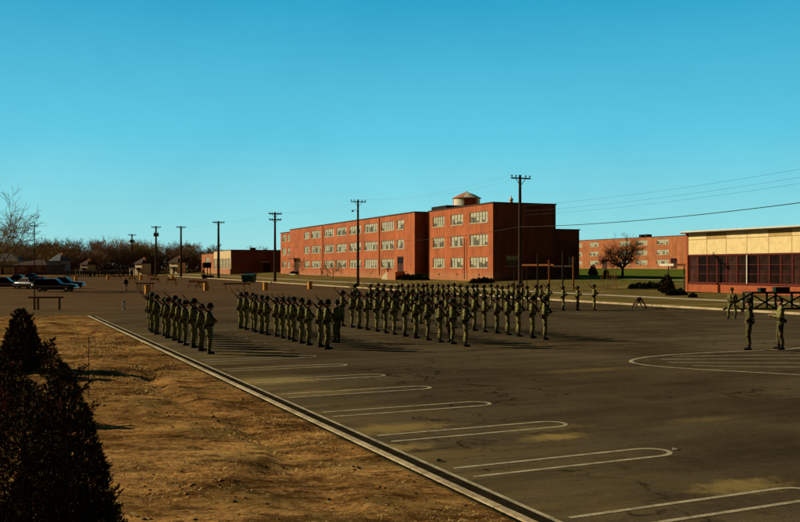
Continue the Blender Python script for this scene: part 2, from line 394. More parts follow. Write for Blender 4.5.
# ------------------------------------------------------------------ people
def vec(*a): return Vector(a)
class Fig:
    """body shaped from tapered limbs that are fused into one continuous surface"""
    def __init__(s): s.prims = []
    def cap(s, p0, p1, r0, r1, tg): s.prims.append((Vector(p0), Vector(p1), r0, r1, tg)); return s
    def ell(s, c, r, tg): s.prims.append((Vector(c), Vector(r), None, None, tg)); return s
    def mesh(s, name, tags, voxel=.0085, ratio=.22):
        mb = MB()
        for p0, p1, r0, r1, tg in s.prims:
            if r0 is None:
                o = len(mb.v); q = [(math.sin(math.pi * k / 12) * .999 + .001, -math.cos(math.pi * k / 12)) for k in range(13)]
                mb.lathe(q, 18); mb.v[o:] = [(p0.x + x * p1.x, p0.y + y * p1.y, p0.z + z * p1.z) for x, y, z in mb.v[o:]]; continue
            d = p1 - p0; L = d.length; q = [(r0 * math.cos(t) + 1e-4, r0 * math.sin(t)) for t in np.linspace(-math.pi / 2, 0, 6)] + [(r1 * math.cos(t) + 1e-4, L + r1 * math.sin(t)) for t in np.linspace(0, math.pi / 2, 6)]
            o = len(mb.v); mb.lathe(q, 14); Q = d.to_track_quat('Z', 'Y') if L > 1e-6 else Vector((0, 0, 1)).to_track_quat('Z', 'Y')
            mb.v[o:] = [tuple(p0 + Q @ Vector(v)) for v in mb.v[o:]]
        me = bpy.data.meshes.new('tmp'); me.from_pydata(mb.v, [], mb.f); me.update()
        o = bpy.data.objects.new('tmp', me); COL.objects.link(o)
        m = o.modifiers.new('r', 'REMESH'); m.mode = 'VOXEL'; m.voxel_size = voxel
        m = o.modifiers.new('s', 'SMOOTH'); m.factor = .5; m.iterations = 3
        m = o.modifiers.new('d', 'DECIMATE'); m.ratio = ratio
        dg = bpy.context.evaluated_depsgraph_get(); out = bpy.data.meshes.new_from_object(o.evaluated_get(dg)); out.name = name
        bpy.data.objects.remove(o); bpy.data.meshes.remove(me)
        # cloth folds, then a material per region
        co = np.empty(len(out.vertices) * 3); out.vertices.foreach_get('co', co); co = co.reshape(-1, 3)
        near = s.nearest(co)
        names = [p[4] for p in s.prims]
        nor = np.empty(len(out.vertices) * 3); out.vertices.foreach_get('normal', nor); nor = nor.reshape(-1, 3)
        for i, p in enumerate(co):
            if names[near[i]] in ('shirt', 'trousers'):
                n = noise.noise(Vector((p[0] * 9, p[1] * 9, p[2] * 13))) + .6 * noise.noise(Vector((p[0] * 22, p[1] * 22, p[2] * 24)))
                co[i] = p + nor[i] * (n * .015)
        out.vertices.foreach_set('co', co.ravel()); out.update()
        cen = np.empty(len(out.polygons) * 3); out.polygons.foreach_get('center', cen); near = s.nearest(cen.reshape(-1, 3))
        out.materials.clear(); order = list(tags.keys())
        for t in order: out.materials.append(M[tags[t]])
        out.polygons.foreach_set('material_index', [order.index(names[k]) for k in near]); out.polygons.foreach_set('use_smooth', [True] * len(near))
        out.update(); return out
    def nearest(s, P):
        D = np.empty((len(s.prims), len(P)))
        for i, (p0, p1, r0, r1, tg) in enumerate(s.prims):
            a = np.array(p0)
            if r0 is None: 
                r = np.array(p1); q = (P - a) / r; l = np.linalg.norm(q, axis=1); D[i] = (l - 1) * r.min(); continue
            b = np.array(p1) - a; L = max(b @ b, 1e-9); t = np.clip(((P - a) @ b) / L, 0, 1)
            D[i] = np.linalg.norm(P - a - t[:, None] * b, axis=1) - (r0 + (r1 - r0) * t)
        return D.argmin(0)
    def hand(s, w, d, nrm, curl=.5, side=1):
        """palm, four unequal fingers and a thumb; d = pointing direction, nrm = palm facing"""
        w, d, nrm = Vector(w), Vector(d).normalized(), Vector(nrm).normalized(); sd = d.cross(nrm).normalized() * side
        for k in (-.026, 0, .026): s.cap(w + sd * k * .7, w + d * .085 + sd * k, .017, .015, 'skin')
        for k, L in ((-.036, .072), (-.012, .082), (.012, .077), (.036, .060)):
            p = w + d * .088 + sd * k; a = p + (d * math.cos(curl * .6) + nrm * math.sin(curl * .6)) * L * .5; b = a + (d * math.cos(curl * 1.6) + nrm * math.sin(curl * 1.6)) * L * .5
            s.cap(p, a, .0095, .009, 'skin'); s.cap(a, b, .009, .0075, 'skin')
        p = w + d * .025 - sd * .032; a = p + (d * .6 - sd * .55 + nrm * .45).normalized() * .04; b = a + (d * .8 + nrm * .5).normalized() * .032
        s.cap(p, a, .012, .011, 'skin'); s.cap(a, b, .011, .009, 'skin')
    def core(s, spread=.1, step=0, turn=0, shirt='shirt', trousers='trousers', long_hair=False):
        """legs, trunk and head of a figure that faces +Y; 1.76 m tall"""
        for sx in (-1, 1):
            fy = step * sx; h, k, a = vec(sx * .092, 0, .93), vec(sx * (spread + .005), .03 + fy * .5, .50), vec(sx * spread, fy, .10)
            s.cap(h, k, .103, .078, trousers); s.cap(k, a + vec(0, 0, .15), .076, .074, trousers); s.cap(a + vec(0, 0, .15), a + vec(0, 0, .135), .078, .066, trousers)
            s.cap(a + vec(0, 0, .12), a + vec(0, 0, .0), .052, .05, 'boot'); s.cap(a + vec(0, -.045, -.055), a + vec(sx * .03, .15, -.062), .042, .036, 'boot')
            s.cap(a + vec(sx * -.005, .04, -.04), a + vec(sx * .03, .14, -.058), .042, .036, 'boot')
            s.ell(vec(sx * .17, .0, .70), (.032, .07, .085), trousers)
        s.cap((-.065, 0, .96), (.065, 0, .96), .120, .120, trousers)
        s.cap((-.078, -.005, .98), (.078, -.005, .98), .118, .118, shirt); s.cap((-.07, 0, 1.1), (.07, 0, 1.1), .112, .112, shirt)
        s.cap((-.088, 0, 1.25), (.088, 0, 1.25), .122, .122, shirt); s.cap((-.1, -.01, 1.36), (.1, -.01, 1.36), .108, .108, shirt)
        s.cap((-.165, -.01, 1.42), (0, -.015, 1.475), .068, .062, shirt); s.cap((.165, -.01, 1.42), (0, -.015, 1.475), .068, .062, shirt)
        s.cap((0, -.018, 1.49), (0, -.018, 1.515), .068, .062, shirt)
        s.ell((-.08, .11, 1.29), (.055, .022, .06), shirt); s.ell((.08, .11, 1.29), (.055, .022, .06), shirt)
        s.cap((0, -.01, 1.48), (0, .005, 1.58), .056, .054, 'skin')
        T = Matrix.Rotation(turn, 3, 'Z'); c = vec(0, .012, 0)
        F = lambda x, y, z: T @ vec(x, y, 0) + c + vec(0, 0, z)
        s.ell(F(0, 0, 1.655), (.076, .094, .108), 'skin'); s.cap(F(0, .045, 1.575), F(0, .068, 1.572), .046, .03, 'skin'); s.cap(F(-.035, .03, 1.59), F(.035, .03, 1.59), .04, .04, 'skin')
        s.cap(F(0, .088, 1.665), F(0, .112, 1.625), .010, .015, 'skin'); s.cap(F(-.035, .084, 1.682), F(.035, .084, 1.682), .014, .014, 'skin')
        s.cap(F(-.018, .095, 1.592), F(.018, .095, 1.592), .0085, .0085, 'lip'); 
        for sx in (-1, 1):
            s.ell(F(sx * .031, .087, 1.660), (.013, .008, .008), 'eye'); s.ell(F(sx * .078, -.005, 1.645), (.012, .022, .032), 'skin')
        s.ell(F(0, -.012, 1.672), (.0795, .094, .098), 'hair')
        s.F = F; return s
    def arm(s, sx, el, wr, shirt='shirt'):
        sh, el, wr = vec(sx * .19, -.01, 1.405), Vector(el), Vector(wr); c = el.lerp(wr, .86)
        s.cap(sh, el, .068, .056, shirt); s.cap(el, c, .055, .043, shirt); s.cap(c, wr, .031, .027, 'skin'); return s
TAGS = {'shirt': 'fatigue', 'trousers': 'fatigue_dark', 'boot': 'boot', 'skin': 'skin', 'eye': 'eye', 'lip': 'eye', 'hair': 'hair'}
def rifleman(i):
    g_ = random.Random(i); j = lambda k: g_.uniform(-k, k)
    f = Fig().core(spread=.095 + j(.02), step=j(.03), turn=j(.12))
    el = vec(.245 + j(.02), -.02 + j(.03), 1.14 + j(.02)); wr = vec(.165, .235, 1.165 + j(.015)); f.arm(1, el, wr); f.hand(wr, (-.05, .85, .12), (-.3, -.2, 1), 1.1, 1)
    el = vec(-.25 + j(.015), -.03, 1.13); wr = vec(-.235 + j(.02), .02 + j(.03), .885); f.arm(-1, el, wr); f.hand(wr, (.03, .1, -1), (1, .1, 0), .7, -1)
    return f.mesh('body', TAGS)
def helmet_mesh():
    mb = MB(); prof = [(.128, -.055), (.137, -.06), (.131, -.035), (.127, 0), (.119, .05), (.098, .09), (.062, .115), (.02, .124), (.001, .125)]
    mb.lathe(prof, 22); 
    v = []
    for x, y, z in mb.v: v.append((x * .93, y * 1.08 + (.012 if z < -.03 and y > 0 else 0), z + (.012 * max(0, y / .13) if z < 0 else 0)))
    mb.v = v; return mb.mesh('helmet', 'helmet', True)
def belt_mesh():
    mb = MB(); n = 28
    for i in range(n):
        a0, a1 = 2 * math.pi * i / n, 2 * math.pi * (i + 1) / n; q = []
        for a in (a0, a1):
            for rr in (.0, .012):
                for z in (1.02, 1.085): q.append(((.195 + rr) * math.cos(a), (.128 + rr) * math.sin(a) - .002, z))
        mb.add(q, [(0, 1, 5, 4), (2, 6, 7, 3), (1, 3, 7, 5), (0, 4, 6, 2)])
    for a in (.55, 1.0, 2.14, 2.6): mb.box((.215 * math.cos(a), .148 * math.sin(a), 1.05), (.075, .04, .1), rz=a - math.pi / 2)
    mb.lathe([(.03, 0), (.055, .02), (.06, .1), (.05, .17), (.02, .19)], 10, (.19, -.11, .9)); mb.box((-.12, -.155, 1.0), (.12, .05, .12))
    return mb.mesh('belt', 'web')
# men without rifles
def standing(kind):
    f = Fig()
    if kind == 'leader':
        f.core(.1, 0, 0); f.arm(1, (.25, -.03, 1.13), (.235, .03, .885)); f.hand((.235, .03, .885), (-.03, .1, -1), (-1, .1, 0), .7, 1)
        f.arm(-1, (-.25, -.03, 1.13), (-.235, .03, .885)); f.hand((-.235, .03, .885), (.03, .1, -1), (1, .1, 0), .7, -1); return f.mesh('body', TAGS)
    if kind == 'leader_brown':
        f.core(.1, .03, .2); f.arm(1, (.25, -.03, 1.13), (.235, .03, .885)); f.hand((.235, .03, .885), (-.03, .1, -1), (-1, .1, 0), .7, 1)
        f.arm(-1, (-.25, -.03, 1.13), (-.235, .03, .885)); f.hand((-.235, .03, .885), (.03, .1, -1), (1, .1, 0), .7, -1); return f.mesh('body', {**TAGS, 'trousers': 'khaki'})
    if kind == 'hip':                                   # both hands on the hips
        f.core(.12, .02, .25); f.arm(-1, (-.37, -.06, 1.17), (-.20, .06, 1.03)); f.hand((-.20, .06, 1.03), (.75, .6, -.25), (.2, -.9, 0), .3, -1)
        f.arm(1, (.36, -.08, 1.16), (.20, .06, 1.03)); f.hand((.20, .06, 1.03), (-.75, .6, -.25), (-.2, -.9, 0), .3, 1); return f.mesh('body', {**TAGS, 'shirt': 'fatigue_shade', 'trousers': 'fatigue_shade'})
    if kind == 'forward':                               # both forearms forward, hands together
        f.core(.11, .04, 0); f.arm(-1, (-.25, .05, 1.15), (-.07, .28, 1.19)); f.hand((-.07, .28, 1.19), (.55, .8, .1), (0, .1, 1), .8, -1)
        f.arm(1, (.25, .05, 1.15), (.07, .27, 1.15)); f.hand((.07, .27, 1.15), (-.55, .8, .1), (0, .1, 1), .8, 1); return f.mesh('body', {**TAGS, 'trousers': 'fatigue_shade'})
    if kind == 'easy':                                  # feet apart, hands behind the back
        f.core(.19, .02, -.2); f.arm(-1, (-.27, -.10, 1.15), (-.06, -.17, 1.0)); f.hand((-.06, -.17, 1.0), (.8, -.15, -.3), (0, -1, 0), .6, -1)
        f.arm(1, (.27, -.10, 1.15), (.06, -.19, .97)); f.hand((.06, -.19, .97), (-.8, -.1, -.2), (0, -1, 0), .6, 1); return f.mesh('body', TAGS)
    if kind == 'civil':
        f.core(.1, .08, 0); f.arm(1, (.24, -.08, 1.14), (.2, .05, .92)); f.hand((.2, .05, .92), (0, .3, -1), (-1, 0, 0), .5, 1)
        f.arm(-1, (-.24, -.02, 1.14), (-.2, .12, .94)); f.hand((-.2, .12, .94), (0, .3, -1), (1, 0, 0), .5, -1); return f.mesh('body', {**TAGS, 'shirt': 'dark_coat', 'trousers': 'house_wall'})
def hat_mesh():
    mb = MB(); mb.lathe([(.19, -.005), (.195, .0), (.12, .012), (.098, .02), (.092, .08), (.07, .13), (.03, .15), (.001, .152)], 22); return mb.mesh('hat', 'helmet', True)
def cap_mesh():
    mb = MB(); mb.lathe([(.088, -.01), (.094, .0), (.096, .05), (.08, .085), (.03, .095), (.001, .096)], 18)
    mb.add([(-.07, .07, .0), (.07, .07, .0), (.05, .16, -.012), (-.05, .16, -.012), (-.07, .07, .012), (.07, .07, .012), (.05, .16, -.002), (-.05, .16, -.002)], [(3, 2, 1, 0), (4, 5, 6, 7), (0, 1, 5, 4), (1, 2, 6, 5), (2, 3, 7, 6), (3, 0, 4, 7)])
    return mb.mesh('cap', 'helmet', True)
bodies = [rifleman(i) for i in range(5)]
def recolour(me, mats):
    m2 = me.copy()
    for i, k in enumerate(mats): m2.materials[i] = M[k]
    return m2
DARK = [recolour(b, ['dark_coat', 'dark_coat', 'boot', 'skin', 'eye', 'eye', 'hair']) for b in bodies]
POSED = {k: standing(k) for k in ('leader', 'leader_brown', 'hip', 'forward', 'easy', 'civil')}

# ------------------------------------------------------------------ ground, lot, kerbs, markings
def span(lo, hi, step): return list(np.arange(lo, hi - 1e-6, step)) + [hi]
def geo(start, end, step, k=1.35):
    out, x, s = [], start, step
    sg = 1 if end > start else -1
    while (end - x) * sg > 0:
        x += s * sg; s *= k; out.append(x if (end - x) * sg > 0 else end)
    return out
def relief(x, y, a, b):
    if b > 5.665 or a > CORNER_A - .35: return 0
    f = min(1, (5.67 - b) / 1.1) * min(1, max(0, (CORNER_A - .35 - a) / 2))
    n = fbm(x * .16, y * .16) * .05 + fbm(x * .6, y * .5, 3) * .04 + noise.noise(Vector((x * 1.5, y * 1.3, 7))) * .026 + noise.noise(Vector((x * 3.1, y * 2.6, 17))) * .022
    k = noise.noise(Vector((x * .45, y * .35, 31)))
    if k > .12: n -= min((k - .12) * .7, .05) * (1 + .6 * noise.noise(Vector((x * 4, y * 4, 5))))      # trampled hollows
    rut = -.10 * math.exp(-((b - (4.05 + .28 * math.sin(a * .5) + .4 * noise.noise(Vector((a * .5, 0, 2))))) / .24) ** 2) * (.5 + .5 * math.sin(a * .3 + 1))
    rut += .03 * math.exp(-((b - (4.55 + .28 * math.sin(a * .5))) / .25) ** 2)
    rut += -.06 * math.exp(-((b - (.2 + .7 * math.sin(a * .22) + .5 * noise.noise(Vector((a * .4, 3, 2))))) / .4) ** 2)
    rut += -.05 * math.exp(-((b - (-5 + .9 * math.sin(a * .17 + 1))) / .5) ** 2)
    return f * (n + rut)
def ground_z(x, y):
    a, b = ab(x, y)
    z = gz(x, y)
    if a < CORNER_A - .3 and b < NEAR_B - .19: return z + .056 + .05 * min(1, max(0, (5.2 - b) / 2)) + relief(x, y, a, b)
    if (b <= FAR_B + .02 and a <= END_A + .02 and b >= LEFT_B): return z - .06
    return z
As = sorted(set([round(v, 3) for v in geo(-6, -1500, 3)] + span(-6, 30, .16) + span(30, 58.6, .35) + [58.75, 59.1, 59.4] + span(60, 262, 4) + [262.3, 262.62, 263] + span(265, 340, 5) + geo(340, 3000, 10)))
Bs = sorted(set([round(v, 3) for v in geo(-26, -2500, 2)] + span(-26, 5.4, .16) + [5.5, 5.66, 5.68, 5.86] + span(8, 47.36, 4) + [47.7, 47.97] + span(48.5, 90, 1.5) + geo(90, 2500, 4)))
vs, fs = [], []
for a in As:
    for b in Bs:
        x, y = xy(a, b); vs.append((x, y, ground_z(x, y)))
nb = len(Bs)
for i in range(len(As) - 1):
    for j in range(nb - 1):
        fs.append((i * nb + j, (i + 1) * nb + j, (i + 1) * nb + j + 1, i * nb + j + 1))
M['dirt'] = dirt_mat()
mb = MB(); mb.add(vs, fs)
g = mb.build('ground', 'dirt', smooth=True); tag(g, kind='structure')

SAND = []
for px, py, rx, ry, s in ((553, 437, .75, .36, 1.0), (545, 428, 1.2, .4, .3), (270, 381, 1.7, .8, 1.0), (320, 392, 1.6, .5, .45), (740, 486, .9, .45, .8), (395, 428, 1.3, .6, .8),
                          (395, 448, .8, .35, .9), (590, 370, 2.2, .5, .3), (520, 345, 2.5, .6, .3), (255, 352, 2.0, .4, .5), (700, 420, 1.0, .3, .3)):
    x, y = ground(px, py); SAND.append((x, y, rx, ry, s))
M['asphalt'] = asphalt_mat()
def sheet(mb, As, Bs, dz, zf=gz):
    vs = []; 
    for a in As:
        for b in Bs:
            x, y = xy(a, b); vs.append((x, y, zf(x, y) + dz))
    n = len(Bs)
    mb.add(vs, [(i * n + j, (i + 1) * n + j, (i + 1) * n + j + 1, i * n + j + 1) for i in range(len(As) - 1) for j in range(n - 1)])
lot_z = lambda x, y: slope(y)
mb = MB()
sheet(mb, span(-40, CORNER_A, 4), span(NEAR_B - .12, FAR_B, 4), 0, lot_z); sheet(mb, span(CORNER_A, END_A, 4), span(LEFT_B, FAR_B, 4), 0, lot_z)
tag(mb.build('parking_lot', 'asphalt'), kind='structure')

def kerb(pts, name, side, top=.125, w=.3, lift=0):
    """concrete kerb swept along ground points; side = unit vector from the road face to the back"""
    vs, n = [], 6
    prof = [(0, -.08), (0, top - .03), (.03, top), (w - .02, top), (w, top - .02), (w, -.08)]
    for x, y in pts:
        for d, z in prof: vs.append((x + side.x * d, y + side.y * d, slope(y) + z + lift))
    fs = [(i * n + j, (i + 1) * n + j, (i + 1) * n + j + 1, i * n + j + 1) for i in range(len(pts) - 1) for j in range(n - 1)]
    fs += [tuple(range(n)), tuple((len(pts) - 1) * n + k for k in range(n))]
    tag(MB().add(vs, fs).build(name, 'kerbmat'), kind='structure')
def kerb_mat():
    m, nt, bs = new_mat('kerb_concrete'); tc = node(nt, 'ShaderNodeTexCoord').outputs['Object']
    n1 = noise_(nt, tc, .9, 6, .7, .3); n2 = noise_(nt, tc, 9, 5, .75)
    col = ramp(nt, n1, [(.32, (.22, .16, .085)), (.48, (.47, .37, .22)), (.7, (.62, .52, .34))])
    col = mixc(nt, .7, col, ramp(nt, n2, [(.32, (.45, .4, .35)), (.5, (1, 1, 1)), (.7, (1.15, 1.1, 1.05))]), 'MULTIPLY')
    sep = node(nt, 'ShaderNodeSeparateXYZ'); nt.links.new(tc, sep.inputs[0])
    al = math_(nt, 'ADD', math_(nt, 'MULTIPLY', sep.outputs[0], U.x), math_(nt, 'MULTIPLY', sep.outputs[1], U.y))
    j = math_(nt, 'LESS_THAN', math_(nt, 'FRACT', math_(nt, 'DIVIDE', al, 2.4)), .008)
    nt.links.new(mixc(nt, j, col, (.03, .022, .014)), bs.inputs['Base Color']); bs.inputs['Roughness'].default_value = .9
    bs.inputs['Specular IOR Level'].default_value = .1; bump_(nt, bs, n2, .6, .02); return m
M['kerbmat'] = kerb_mat()
kerb([xy(a, NEAR_B - .01 + .012 * noise.noise(Vector((a * .4, 0, 0)))) for a in span(-40, CORNER_A, .5)], 'near_kerb', -V, .055, .17)
kerb([xy(CORNER_A, b) for b in span(-95, NEAR_B - .2, 2)], 'side_kerb', -U, .05, .12)
kerb([xy(a, FAR_B) for a in span(-60, END_A, 3)], 'far_kerb', V, .14, .38)
kerb([xy(END_A, b) for b in span(LEFT_B, FAR_B, 3)], 'end_kerb', U, .14, .5)
mb = MB(); sheet(mb, span(-60, 300, 3), [54.1, 54.8, 55.5], .035)
tag(mb.build('footpath', 'concrete'), kind='structure')
mb = MB(); sheet(mb, span(0, 200, 3), [80.0, 80.8, 81.6], .04)
tag(mb.build('lawn_path', 'concrete'), kind='structure')
M['gutter'] = mat('gutter_dark', (.022, .017, .010), .95, .5, 3, spec=0)  # dark strip between the kerb and the pale line
mb = MB(); sheet(mb, span(-40, CORNER_A - .4, 2), [NEAR_B - .008, NEAR_B + .25], .004, lot_z); tag(mb.build('gutter', 'gutter'), kind='structure')
mb = MB(); sheet(mb, span(-40, CORNER_A - .4, 2), [NEAR_B + .255, NEAR_B + .33], .004, lot_z)
M['paint'] = paint_mat('worn_white_paint', (.50, .43, .27), .44)
M['paint_faint'] = paint_mat('faded_paint', (.25, .205, .12), .50)
tag(mb.build('gutter_line', 'paint'), kind='structure')

def stripe(mb, pts, w):
    """painted line following points given along and across the lot"""
    P = [Vector((*xy(a, b), 0)) for a, b in pts]; Q = []
    for p, q in zip(P, P[1:]):
        n = max(1, int((q - p).length / 2)); Q += [p.lerp(q, i / n) for i in range(n)]
    Q.append(P[-1]); vs = []
    for i, p in enumerate(Q):
        t = (Q[min(i + 1, len(Q) - 1)] - Q[max(i - 1, 0)]).normalized(); s = Vector((-t.y, t.x, 0)) * (w / 2)
        for e in (p + s, p - s): vs.append((e.x, e.y, slope(e.y) + .005))
    mb.add(vs, [(2 * i, 2 * i + 2, 2 * i + 3, 2 * i + 1) for i in range(len(Q) - 1)])
def u_mark(mb, a, b0, b1, h, w):
    arc = [(a + h * math.cos(t), b1 - h * 1.3 + h * 1.3 * math.sin(t)) for t in np.linspace(0, math.pi, 15)]
    stripe(mb, [(a + h, b0)] + arc + [(a - h, b0)], w)
mb = MB(); mf = MB()
for k in range(-4, 7):
    a = 11.6 + 2.9 * k
    u_mark(mb if k < 7 else mf, a + rng.uniform(-.04, .04), NEAR_B + .5, 10.15, .30, .085)
for k in range(7, 17): u_mark(mf, 11.6 + 2.9 * k, NEAR_B + .5, 10.15, .30, .08)
# long island outline with inner hatch to the right
isl = [(25.9, 46), (25.2, 31)] + [ab(*ground(*p)) for p in ((785, 349.5), (739, 351.2), (700, 353), (668, 355), (648, 356.9), (637, 358.6), (631.5, 360.3), (630.5, 361.6), (634, 363.2), (645, 365), (666, 367.2), (700, 369.4), (740, 371.6), (795, 374.6), (850, 377.6))]
stripe(mb, isl, .13)
for px, py0, py1 in ((672, 356.6, 354.6), (662, 359.4, 358.6), (668, 362.6, 363.0), (692, 365.6, 367.6)):
    stripe(mb, [ab(*ground(px, py0)), ab(*ground((px + 790) / 2, (py0 + py1) / 2)), ab(*ground(830, py1 * 1.0))], .10)
for a in np.arange(26.5, 55, 2.9):
    for d in (-.28, .28): stripe(mf, [(a + d, 24.5 + rng.uniform(0, 1)), (a + d, 29.6)], .09)
for a in np.arange(16, 50, 2.9):
    for d in (-.28, .28): stripe(mf, [(a + d, 33.5), (a + d, 38.6)], .09)
tag(mb.build('parking_markings', 'paint'), kind='structure'); tag(mf.build('faded_markings', 'paint_faint'), kind='structure')

# dry grass on the bare strip, one mass
mb = MB(); r2 = random.Random(3)
for _ in range(42000):
    if r2.random() < .75: a, b = r2.uniform(2, 40), NEAR_B - .35 - abs(r2.gauss(0, 5.5))
    else: a, b = r2.uniform(2, 57), r2.uniform(-24, 5.6)
    x, y = xy(a, b)
    if y < 7 or fbm(x * .3, y * .3, 9) + .25 * noise.noise(Vector((x * 1.5, y * 1.5, 1))) < .02: continue
    z = ground_z(x, y); L = r2.uniform(.03, .085) * (1 + .3 * (y > 25))
    for k in range(3):
        an = r2.uniform(0, 6.28); l = Vector((math.cos(an), math.sin(an), 0)); w = Vector((-l.y, l.x, 0)) * .007 * (1 + y * .03)
        p = Vector((x, y, z - .01)) + l * r2.uniform(0, .05); q = p + l * L * r2.uniform(.3, 1.2) + Vector((0, 0, L * r2.uniform(.15, .7)))
        mb.add([p - w, p + w, q], [(0, 1, 2)], (0 if noise.noise(Vector((x * .8, y * .8, 5))) > -.1 else 1))
M['dry_grass'] = mat('dry_grass', (.62, .42, .16), 1, .3, 3); M['dark_grass'] = mat('dark_grass', (.10, .055, .02), 1, .35, 3)
tag(mb.build('dry_grass', ['dry_grass', 'dark_grass']), 'thin dry grass on the bare strip', 'grass', kind='stuff')
mb = MB()
for _ in range(5000):
    a, b = r2.uniform(1, 50), NEAR_B - .4 - abs(r2.gauss(0, 7)); x, y = xy(a, b)
    if y < 6: continue
    if fbm(x * .25, y * .25, 21) < -.05: continue
    z = ground_z(x, y); s = r2.uniform(.008, .028) * (1.7 if r2.random() < .06 else 1); q = []
    for (rr, zz) in ((1.15, -.1), (.95, .4)):
        q += [(x + s * rr * r2.uniform(.75, 1.25) * math.cos(t), y + s * rr * r2.uniform(.75, 1.25) * math.sin(t), z + s * zz * r2.uniform(.7, 1.3)) for t in (0, 1.05, 2.1, 3.14, 4.2, 5.2)]
    q.append((x + s * r2.uniform(-.3, .3), y + s * r2.uniform(-.3, .3), z + s * r2.uniform(.5, .75)))
    mb.add(q, [(i, (i + 1) % 6, 6 + (i + 1) % 6, 6 + i) for i in range(6)] + [(6 + i, 6 + (i + 1) % 6, 12) for i in range(6)], r2.choice((0, 0, 1)))
M['clod'] = mat('earth_clod', (.26, .13, .045), 1, .4, 6)
tag(mb.build('earth_clods', ['clod', 'dark_grass'], smooth=True), 'scattered clods of dry earth on the bare strip', 'clods', kind='stuff')
# litter on the paving
for (px, py, label) in ((675, 450, 'small white paper scrap lying past the end of the parking stripe'), (440, 461.5, 'dark leaf lying on the paving near the kerb')):
    x, y = ground(px, py); mb = MB()
    q = [(-.06, -.03, .0), (.05, -.04, .02), (.07, .03, .004), (-.03, .05, .03)]
    mb.add(q, [(0, 1, 2), (0, 2, 3)])
    tag(mb.build('paper_scrap' if 'paper' in label else 'dead_leaf', 'white_paint' if 'paper' in label else 'boot', None, (x, y, slope(y) + .006)), label, 'litter')

# ------------------------------------------------------------------ buildings
BDIR = math.atan2(-1, .42)              # local +x runs along the facades toward the viewer's right
def facade(mb, o, xd, nd, L, H, ops, rec=.16, mi=0):
    """wall sheet with recessed openings (x0, x1, z0, z1)"""
    o, xd, nd = Vector(o), Vector(xd), Vector(nd); zd = Vector((0, 0, 1))
    xs = sorted({0, L, *[v for p in ops for v in p[:2]]}); zs = sorted({0, H, *[v for p in ops for v in p[2:4]]})
    P = lambda x, z, d=0: o + xd * x + zd * z - nd * d
    for x0, x1 in zip(xs, xs[1:]):
        for z0, z1 in zip(zs, zs[1:]):
            cx, cz = (x0 + x1) / 2, (z0 + z1) / 2
            if any(p[0] < cx < p[1] and p[2] < cz < p[3] for p in ops): continue
            mb.quad(P(x0, z0), P(x1, z0), P(x1, z1), P(x0, z1), mi)
    for x0, x1, z0, z1 in ops:
        for (xa, za), (xb, zb) in (((x0, z0), (x1, z0)), ((x1, z0), (x1, z1)), ((x1, z1), (x0, z1)), ((x0, z1), (x0, z0))):
            mb.quad(P(xa, za), P(xb, zb), P(xb, zb, rec), P(xa, za, rec), mi)
_wm = {}
def window(parent, o, rz, w, h, nv, nh=1, frame='frame', pane='blind', sill='sill', fw=.06):
    """window part set in its opening, sub-parts pane and sill; o = lower left corner of the opening at the wall face"""
    k = (round(w, 2), round(h, 2), nv, nh, frame, pane)
    if k not in _wm:
        f = MB(); d = .09
        f.bbox((0, .06, 0), (w, .06 + d, fw)); f.bbox((0, .06, h - fw), (w, .06 + d, h))
        f.bbox((0, .062, fw), (fw, .148, h - fw)); f.bbox((w - fw, .062, fw), (w, .148, h - fw))
        for i in range(1, nv + 1):
            x = w * i / (nv + 1); f.bbox((x - fw / 2, .064, fw), (x + fw / 2, .146, h - fw))
        for i in range(1, nh + 1):
            z = h * i / (nh + 1) + (.08 * h if nh == 1 else 0); f.bbox((fw, .07, z - fw * .35), (w - fw, .14, z + fw * .35))
        p = MB().quad((-w / 2, 0, -h / 2), (w / 2, 0, -h / 2), (w / 2, 0, h / 2), (-w / 2, 0, h / 2))
        s = MB().bbox((-.08, -.07, -.12), (w + .08, .158, -.002))
        _wm[k] = (f.mesh('window', frame), p.mesh('pane', pane), s.mesh('sill', sill) if sill else None)
    fm, pm, sm = _wm[k]
    win = link('window', fm, parent, o, rz)
    link('pane', pm, win, (w / 2, .13, h / 2))
    if sm: link('sill', sm, win)
    return win
def door(parent, o, rz, w, h, m='door'):
    mb = MB(); mb.bbox((0, .05, 0), (w, .12, h)); mb.bbox((.08, .03, .08), (w / 2 - .03, .049, h * .45)); mb.bbox((w / 2 + .03, .03, .08), (w - .08, .049, h * .45))
    d = mb.build('door', m, parent, o, rz)
    MB().bbox((.12, .035, h * .55), (w / 2 - .06, .048, h - .15)).bbox((w / 2 + .06, .035, h * .55), (w - .12, .048, h - .15)).build('pane', 'glass_dark', d)
    MB().bbox((w / 2 - .05, -.03, h * .42), (w / 2 - .02, .03, h * .55)).build('handle', 'steel', d)
    return d
def flat_roof(parent, x0, x1, y0, y1, z, over=.12):
    MB().bbox((x0 + .1, y0 + .1, z - .5), (x1 - .1, y1 - .1, z - .25)).build('roof', 'roof', parent)
    mb = MB(); t = .16
    mb.bbox((x0 - over, y0 - over, z), (x1 + over, y0 + t, z + t)); mb.bbox((x0 - over, y1 - t, z), (x1 + over, y1 + over, z + t))
    mb.bbox((x0 - over, y0 + t, z + .002), (x0 + t, y1 - t, z + t - .002)); mb.bbox((x1 - t, y0 + t, z + .002), (x1 + over, y1 - t, z + t - .002))
    mb.build('coping', 'coping', parent)

